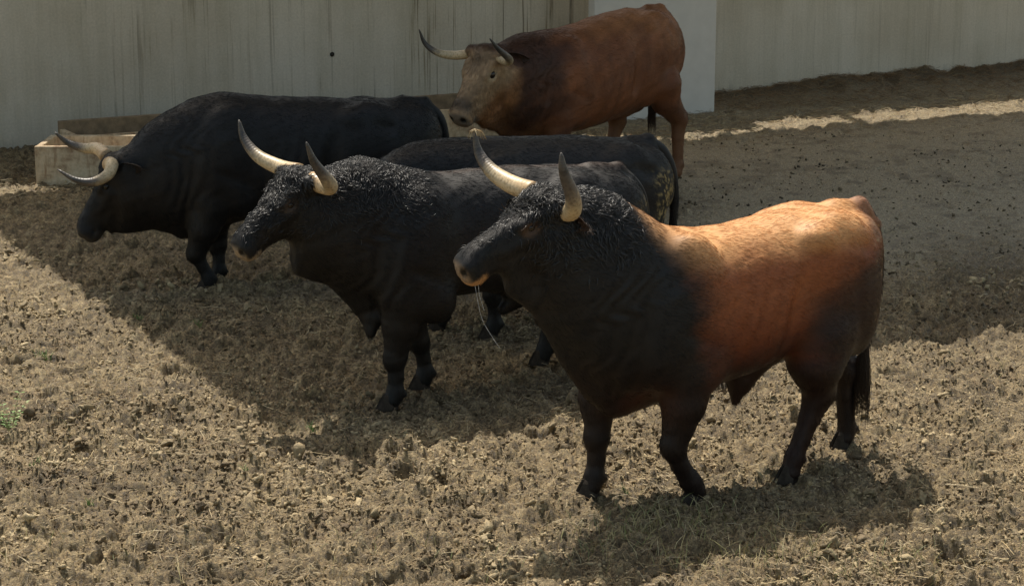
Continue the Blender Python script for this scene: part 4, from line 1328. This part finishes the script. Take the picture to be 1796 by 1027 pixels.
B4 = dict(name='black_bull', cat='bull', label='black bull lowering its head beside the feeding trough in the shade', O=(-1.45, 14.1), heading=15, vox=0.0145,
          trunk=[(-0.98, 1.06, 0.82, 0.07, 0, .5), (-0.92, 1.14, 0.76, 0.17, 0, .5), (-0.82, 1.205, 0.70, 0.23, 0, .5), (-0.66, 1.24, 0.62, 0.27, 0, .5), (-0.45, 1.25, 0.56, 0.30, 0, .48), (-0.15, 1.265, 0.50, 0.335, 0, .45),
                 (0.10, 1.28, 0.46, 0.345, 0, .45), (0.35, 1.305, 0.45, 0.33, 0, .47), (0.55, 1.325, 0.42, 0.31, 0, .5), (0.70, 1.305, 0.40, 0.28, 0, .5), (0.85, 1.245, 0.40, 0.25, 0, .5), (0.97, 1.185, 0.42, 0.23, 0, .5),
                 (1.08, 1.11, 0.44, 0.20, 0, .5), (1.18, 1.01, 0.44, 0.17, 0, .5), (1.26, 0.93, 0.45, 0.135, 0, .5)],
          dewlap=[(0.55, 0.6, 0.36, 0.06, 0, .5), (0.72, 0.6, 0.33, 0.07, 0, .5), (0.85, 0.6, 0.33, 0.07, 0, .5), (0.95, 0.62, 0.385, 0.06, 0, .5), (1.05, 0.66, 0.415, 0.05, 0, .5), (1.18, 0.66, 0.395, 0.05, 0, .5), (1.34, 0.62, 0.39, 0.05, -0.01, .5)],
          ells=ells(1.32, 1.24, 0.0, 1.0, 0.10), grooves=grooves(1.32, 1.24, 0, 0.10),
          legs=[[(0.66, 0.18, 0.58, 0.125), (0.72, 0.17, 0.42, 0.105), (0.78, 0.16, 0.25, 0.064), (0.74, 0.16, 0.16, 0.048), (0.70, 0.16, 0.08, 0.054), (0.70, 0.16, 0.035, 0.056)],
                [(0.60, -0.15, 0.58, 0.115), (0.60, -0.12, 0.42, 0.095), (0.60, -0.08, 0.25, 0.062), (0.60, -0.06, 0.16, 0.048), (0.60, -0.05, 0.08, 0.054), (0.62, -0.05, 0.035, 0.056)],
                [(-0.48, 0.17, 0.68, 0.15), (-0.56, 0.17, 0.54, 0.115), (-0.78, 0.16, 0.39, 0.070), (-0.78, 0.16, 0.27, 0.053), (-0.80, 0.16, 0.09, 0.052), (-0.78, 0.16, 0.04, 0.054)],
                [(-0.48, -0.17, 0.68, 0.15), (-0.46, -0.18, 0.54, 0.12), (-0.60, -0.18, 0.39, 0.072), (-0.58, -0.18, 0.27, 0.054), (-0.56, -0.18, 0.09, 0.052), (-0.54, -0.18, 0.04, 0.054)]],
          cones=[((-0.70, 0, 1.21), (-0.86, 0, 1.205), 0.045, 0.04, 0.05), ((-0.86, 0, 1.205), (-0.95, 0, 1.12), 0.04, 0.034, 0.03)],
          poll=(1.29, 0.0, 0.865), head=(-4, 60, 0, 0.97), color=b4_color, curl=curl_neck, hairs=50000,
          horn_near=[(1.33, 0.09, 0.88), (1.325, 0.215, 0.893), (1.36, 0.268, 0.836), (1.46, 0.272, 0.795), (1.57, 0.25, 0.812), (1.679, 0.199, 0.878)],
          horn_far=[(1.33, -0.084, 0.90), (1.385, -0.246, 0.936), (1.47, -0.33, 0.93), (1.575, -0.378, 0.965), (1.662, -0.376, 1.041)],
          tail=[(-0.84, 0, 1.205), (-0.95, 0.01, 1.13), (-1.00, 0.02, 1.02), (-1.02, 0.02, 0.85), (-1.02, 0.02, 0.66), (-1.02, 0.02, 0.52)], tail_col=BLACK, tail_r=1.2, muzzle=(0.03, 0.026, 0.022), ear=0.16)


# ---- 5: big reddish ox by the wall
def b5_color(V, q):
    x, y, z = V[:, 0], V[:, 1], V[:, 2]
    n = noise3(V, 4, 2) - .5
    c = np.tile([0.19, 0.066, 0.025], (len(V), 1))
    c = mixc(c, (0.30, 0.125, 0.05), sstep(1.1, 1.45, z + 0.4 * n) * sstep(0.6, -0.2, x))
    c = mixc(c, (0.042, 0.018, 0.011), sstep(0.30, 0.86, x + 0.7 * n) * 0.85)
    c = c * (1 + 0.9 * (noise3(V * np.array([1, 1, 0.5]), 11, 57) - .5) + 0.5 * (noise3(V, 3.2, 58) - .5))[:, None]
    c = mixc(c, (0.19, 0.088, 0.038), sstep(0.98, 1.16, x + 0.3 * n) * sstep(0.98, 0.80, z + 0.2 * n) * 0.85)
    c = mixc(c, (0.17, 0.078, 0.036), sstep(0.66, 0.42, z + 0.3 * n))
    c = mixc(c, (0.06, 0.026, 0.014), gauss(z - 0.62, 0.10) * sstep(0.2, -0.3, x) * 0.6)
    face = sstep(-0.04, 0.07, q[:, 0] + 0.16 * n + 0.25 * np.minimum(q[:, 2] + 0.08, 0)) * sstep(0.26, 0.2, np.abs(q[:, 1])) * sstep(-.36, -.24, q[:, 2])
    fc = mixc((0.36, 0.23, 0.125), (0.27, 0.12, 0.045), sstep(-0.06, -0.2, q[:, 2] + 0.1 * n))
    fc = mixc(fc, (0.07, 0.05, 0.037), gauss(q[:, 0] - 0.45, 0.055) * sstep(-.06, .0, q[:, 2]) * 0.8)
    fc = fc * (1 + 0.9 * (noise3(V, 26, 7) - .5))[:, None]
    fc = mixc(fc, (0.11, 0.07, 0.042), gauss(q[:, 0] - 0.08, 0.10) * gauss(q[:, 1], 0.06) * 0.55)
    fc = mixc(fc, (0.10, 0.055, 0.03), gauss(q[:, 0] - 0.30, 0.09) * gauss(np.abs(q[:, 1]) - 0.07, 0.03) * gauss(q[:, 2] + 0.02, 0.05) * 0.5)
    return mixc(c, fc, face)


def b5_curl(V, q):
    return np.clip(0.5 * sstep(0.75, 1.0, V[:, 0]) * sstep(0.95, 0.75, V[:, 2]) + 0.25 * sstep(0.6, .8, V[:, 0]) + 0.6 * gauss(q[:, 0] - 0.02, 0.08) * gauss(q[:, 1], 0.12) * sstep(-0.05, 0.03, q[:, 2]), 0, 1)


B5 = dict(name='brown_ox', cat='ox', label='big reddish brown ox with pale face, standing in the shade by the wall', O=(0.70, 17.84), heading=40, vox=0.0155,
          trunk=[(-1.02, 1.24, 0.90, 0.07, 0, .5), (-0.94, 1.36, 0.86, 0.19, 0, .5), (-0.82, 1.45, 0.80, 0.25, 0, .5), (-0.65, 1.505, 0.72, 0.29, 0, .5), (-0.42, 1.515, 0.62, 0.33, 0, .48), (-0.13, 1.485, 0.56, 0.365, 0, .45),
                 (0.13, 1.43, 0.52, 0.375, 0, .45), (0.36, 1.40, 0.50, 0.36, 0, .47), (0.55, 1.39, 0.50, 0.33, 0, .5), (0.75, 1.385, 0.52, 0.295, 0.01, .5), (0.92, 1.36, 0.56, 0.26, 0.03, .5), (1.06, 1.32, 0.62, 0.225, 0.05, .5), (1.18, 1.27, 0.74, 0.18, 0.07, .5)],
          dewlap=[(0.5, 0.65, 0.46, 0.06, 0, .5), (0.72, 0.65, 0.43, 0.08, 0, .5), (0.90, 0.7, 0.47, 0.07, 0.02, .5), (1.05, 0.8, 0.53, 0.06, 0.05, .5), (1.18, 0.95, 0.60, 0.075, 0.08, .5), (1.30, 1.0, 0.64, 0.075, 0.10, .5), (1.40, 1.0, 0.70, 0.06, 0.11, .5)],
          ells=ells(1.40, 1.50, -0.12, 1.05, 0.16), grooves=grooves(1.40, 1.50, -0.12, 0.16, 1.06),
          legs=[[(0.55, 0.20, 0.66, 0.13), (0.57, 0.19, 0.50, 0.10), (0.58, 0.18, 0.32, 0.066), (0.58, 0.18, 0.20, 0.050), (0.58, 0.18, 0.09, 0.056), (0.60, 0.18, 0.04, 0.058)],
                [(0.60, -0.18, 0.66, 0.13), (0.66, -0.18, 0.50, 0.10), (0.72, -0.17, 0.32, 0.066), (0.74, -0.17, 0.20, 0.050), (0.76, -0.17, 0.09, 0.056), (0.78, -0.17, 0.04, 0.058)],
                [(-0.66, 0.20, 0.84, 0.17), (-0.70, 0.20, 0.70, 0.13), (-0.87, 0.20, 0.52, 0.080), (-0.86, 0.20, 0.36, 0.062), (-0.865, 0.20, 0.12, 0.060), (-0.84, 0.20, 0.045, 0.064)],
                [(-0.52, -0.18, 0.82, 0.17), (-0.42, -0.18, 0.66, 0.13), (-0.47, -0.18, 0.50, 0.080), (-0.42, -0.18, 0.34, 0.060), (-0.36, -0.18, 0.12, 0.056), (-0.33, -0.18, 0.045, 0.060)]],
          cones=[((-0.66, 0, 1.49), (-0.80, 0, 1.49), 0.05, 0.048, 0.05), ((-0.80, 0, 1.49), (-0.95, 0, 1.37), 0.048, 0.04, 0.03), ((-0.30, 0, 0.62), (-0.55, 0, 0.66), 0.07, 0.06, 0.06)],
          poll=(1.235, 0.06, 1.235), head=(8, 51, 3, 1.10), color=b5_color, curl=b5_curl, eye_ring=(0.42, 0.31, 0.19), eye_r=0.038, hairs=50000, curl_len=0.02, horn_r=0.042,
          horn_near=[(1.235, 0.16, 1.24), (1.224, 0.31, 1.205), (1.30, 0.415, 1.245), (1.44, 0.46, 1.33), (1.536, 0.464, 1.424)],
          horn_far=[(1.25, -0.05, 1.25), (1.314, -0.25, 1.212), (1.387, -0.40, 1.226), (1.456, -0.487, 1.298), (1.514, -0.496, 1.421)],
          tail=[(-0.78, 0, 1.49), (-0.92, 0, 1.42), (-1.02, -0.03, 1.25), (-1.04, -0.09, 1.00), (-0.97, -0.15, 0.75), (-0.88, -0.16, 0.62)], tail_col=(0.05, 0.024, 0.014), switch=0.34,
          muzzle=(0.17, 0.13, 0.095), ear=0.19, ear_col=(0.05, 0.028, 0.018), hair_r=0.0008)

heads = []
for B in (B1, B2, B3, B4, B5):
    heads.append(make_bull(B))

# drool hanging from the brown bull's mouth
root1, hd1, _ = heads[0]
m0 = hd1.fro(np.array([0.535, 0.05, -0.125]))
for k, (dx, pts) in enumerate(((0.0, [(0, 0, 0), (-0.012, 0.01, -0.09), (-0.03, 0.02, -0.17), (-0.085, 0.03, -0.265), (-0.11, 0.03, -0.30)]),
                               (0.02, [(-0.018, 0, 0), (-0.022, 0.0, -0.05), (-0.030, 0.008, -0.085), (-0.036, 0.012, -0.11), (-0.040, 0.012, -0.125)]))):
    p = spline(np.array(pts) + m0, 20)
    v, f = tube(p, 0.00055 + 0.0007 * np.abs(np.sin(np.arange(20) * 1.9 + k)) ** 6, 6)
    mesh_obj('drool', v, f, M_DROOL, root1)

# wisp of dry grass caught on the far horn's tip of the brown bull
rz = math.pi + R(B1['heading'])
tip = np.array(B1['horn_far'][-1])
wt_ = np.array([B1['O'][0] + math.cos(rz) * tip[0] - math.sin(rz) * tip[1], B1['O'][1] + math.sin(rz) * tip[0] + math.cos(rz) * tip[1], tip[2]])
VV, FF, CC = [], [], []
for k in range(17):
    a = rng.normal() * 1.3; L = 0.015 + 0.05 * rng.random() ** 1.5
    d = np.array([math.cos(a), math.sin(a) * .6, 0.1])
    pts = spline([(-d * 0.02 + rng.normal(size=3) * 0.006), (0, 0, 0.006 + 0.006 * rng.random()), d * L * .6 + [0, 0, -0.004], d * L + np.array([0, 0, -0.02 - 0.03 * rng.random()])], 7)
    v, f = tube(pts, np.full(7, 0.0013), 4)
    FF += [tuple(i + sum(map(len, VV)) for i in q_) for q_ in f]; VV.append(v)
    CC.append(np.tile(np.array(STRAW[rng.integers(4)]) * 0.8, (len(v), 1)))
wisp = mesh_obj('straw_wisp', np.vstack(VV), FF, M_STRAW, cols=np.vstack(CC))
wisp.location = wt_
tag(wisp, 'wisp of dry grass caught on the raised horn tip of the brown bull', 'straw')
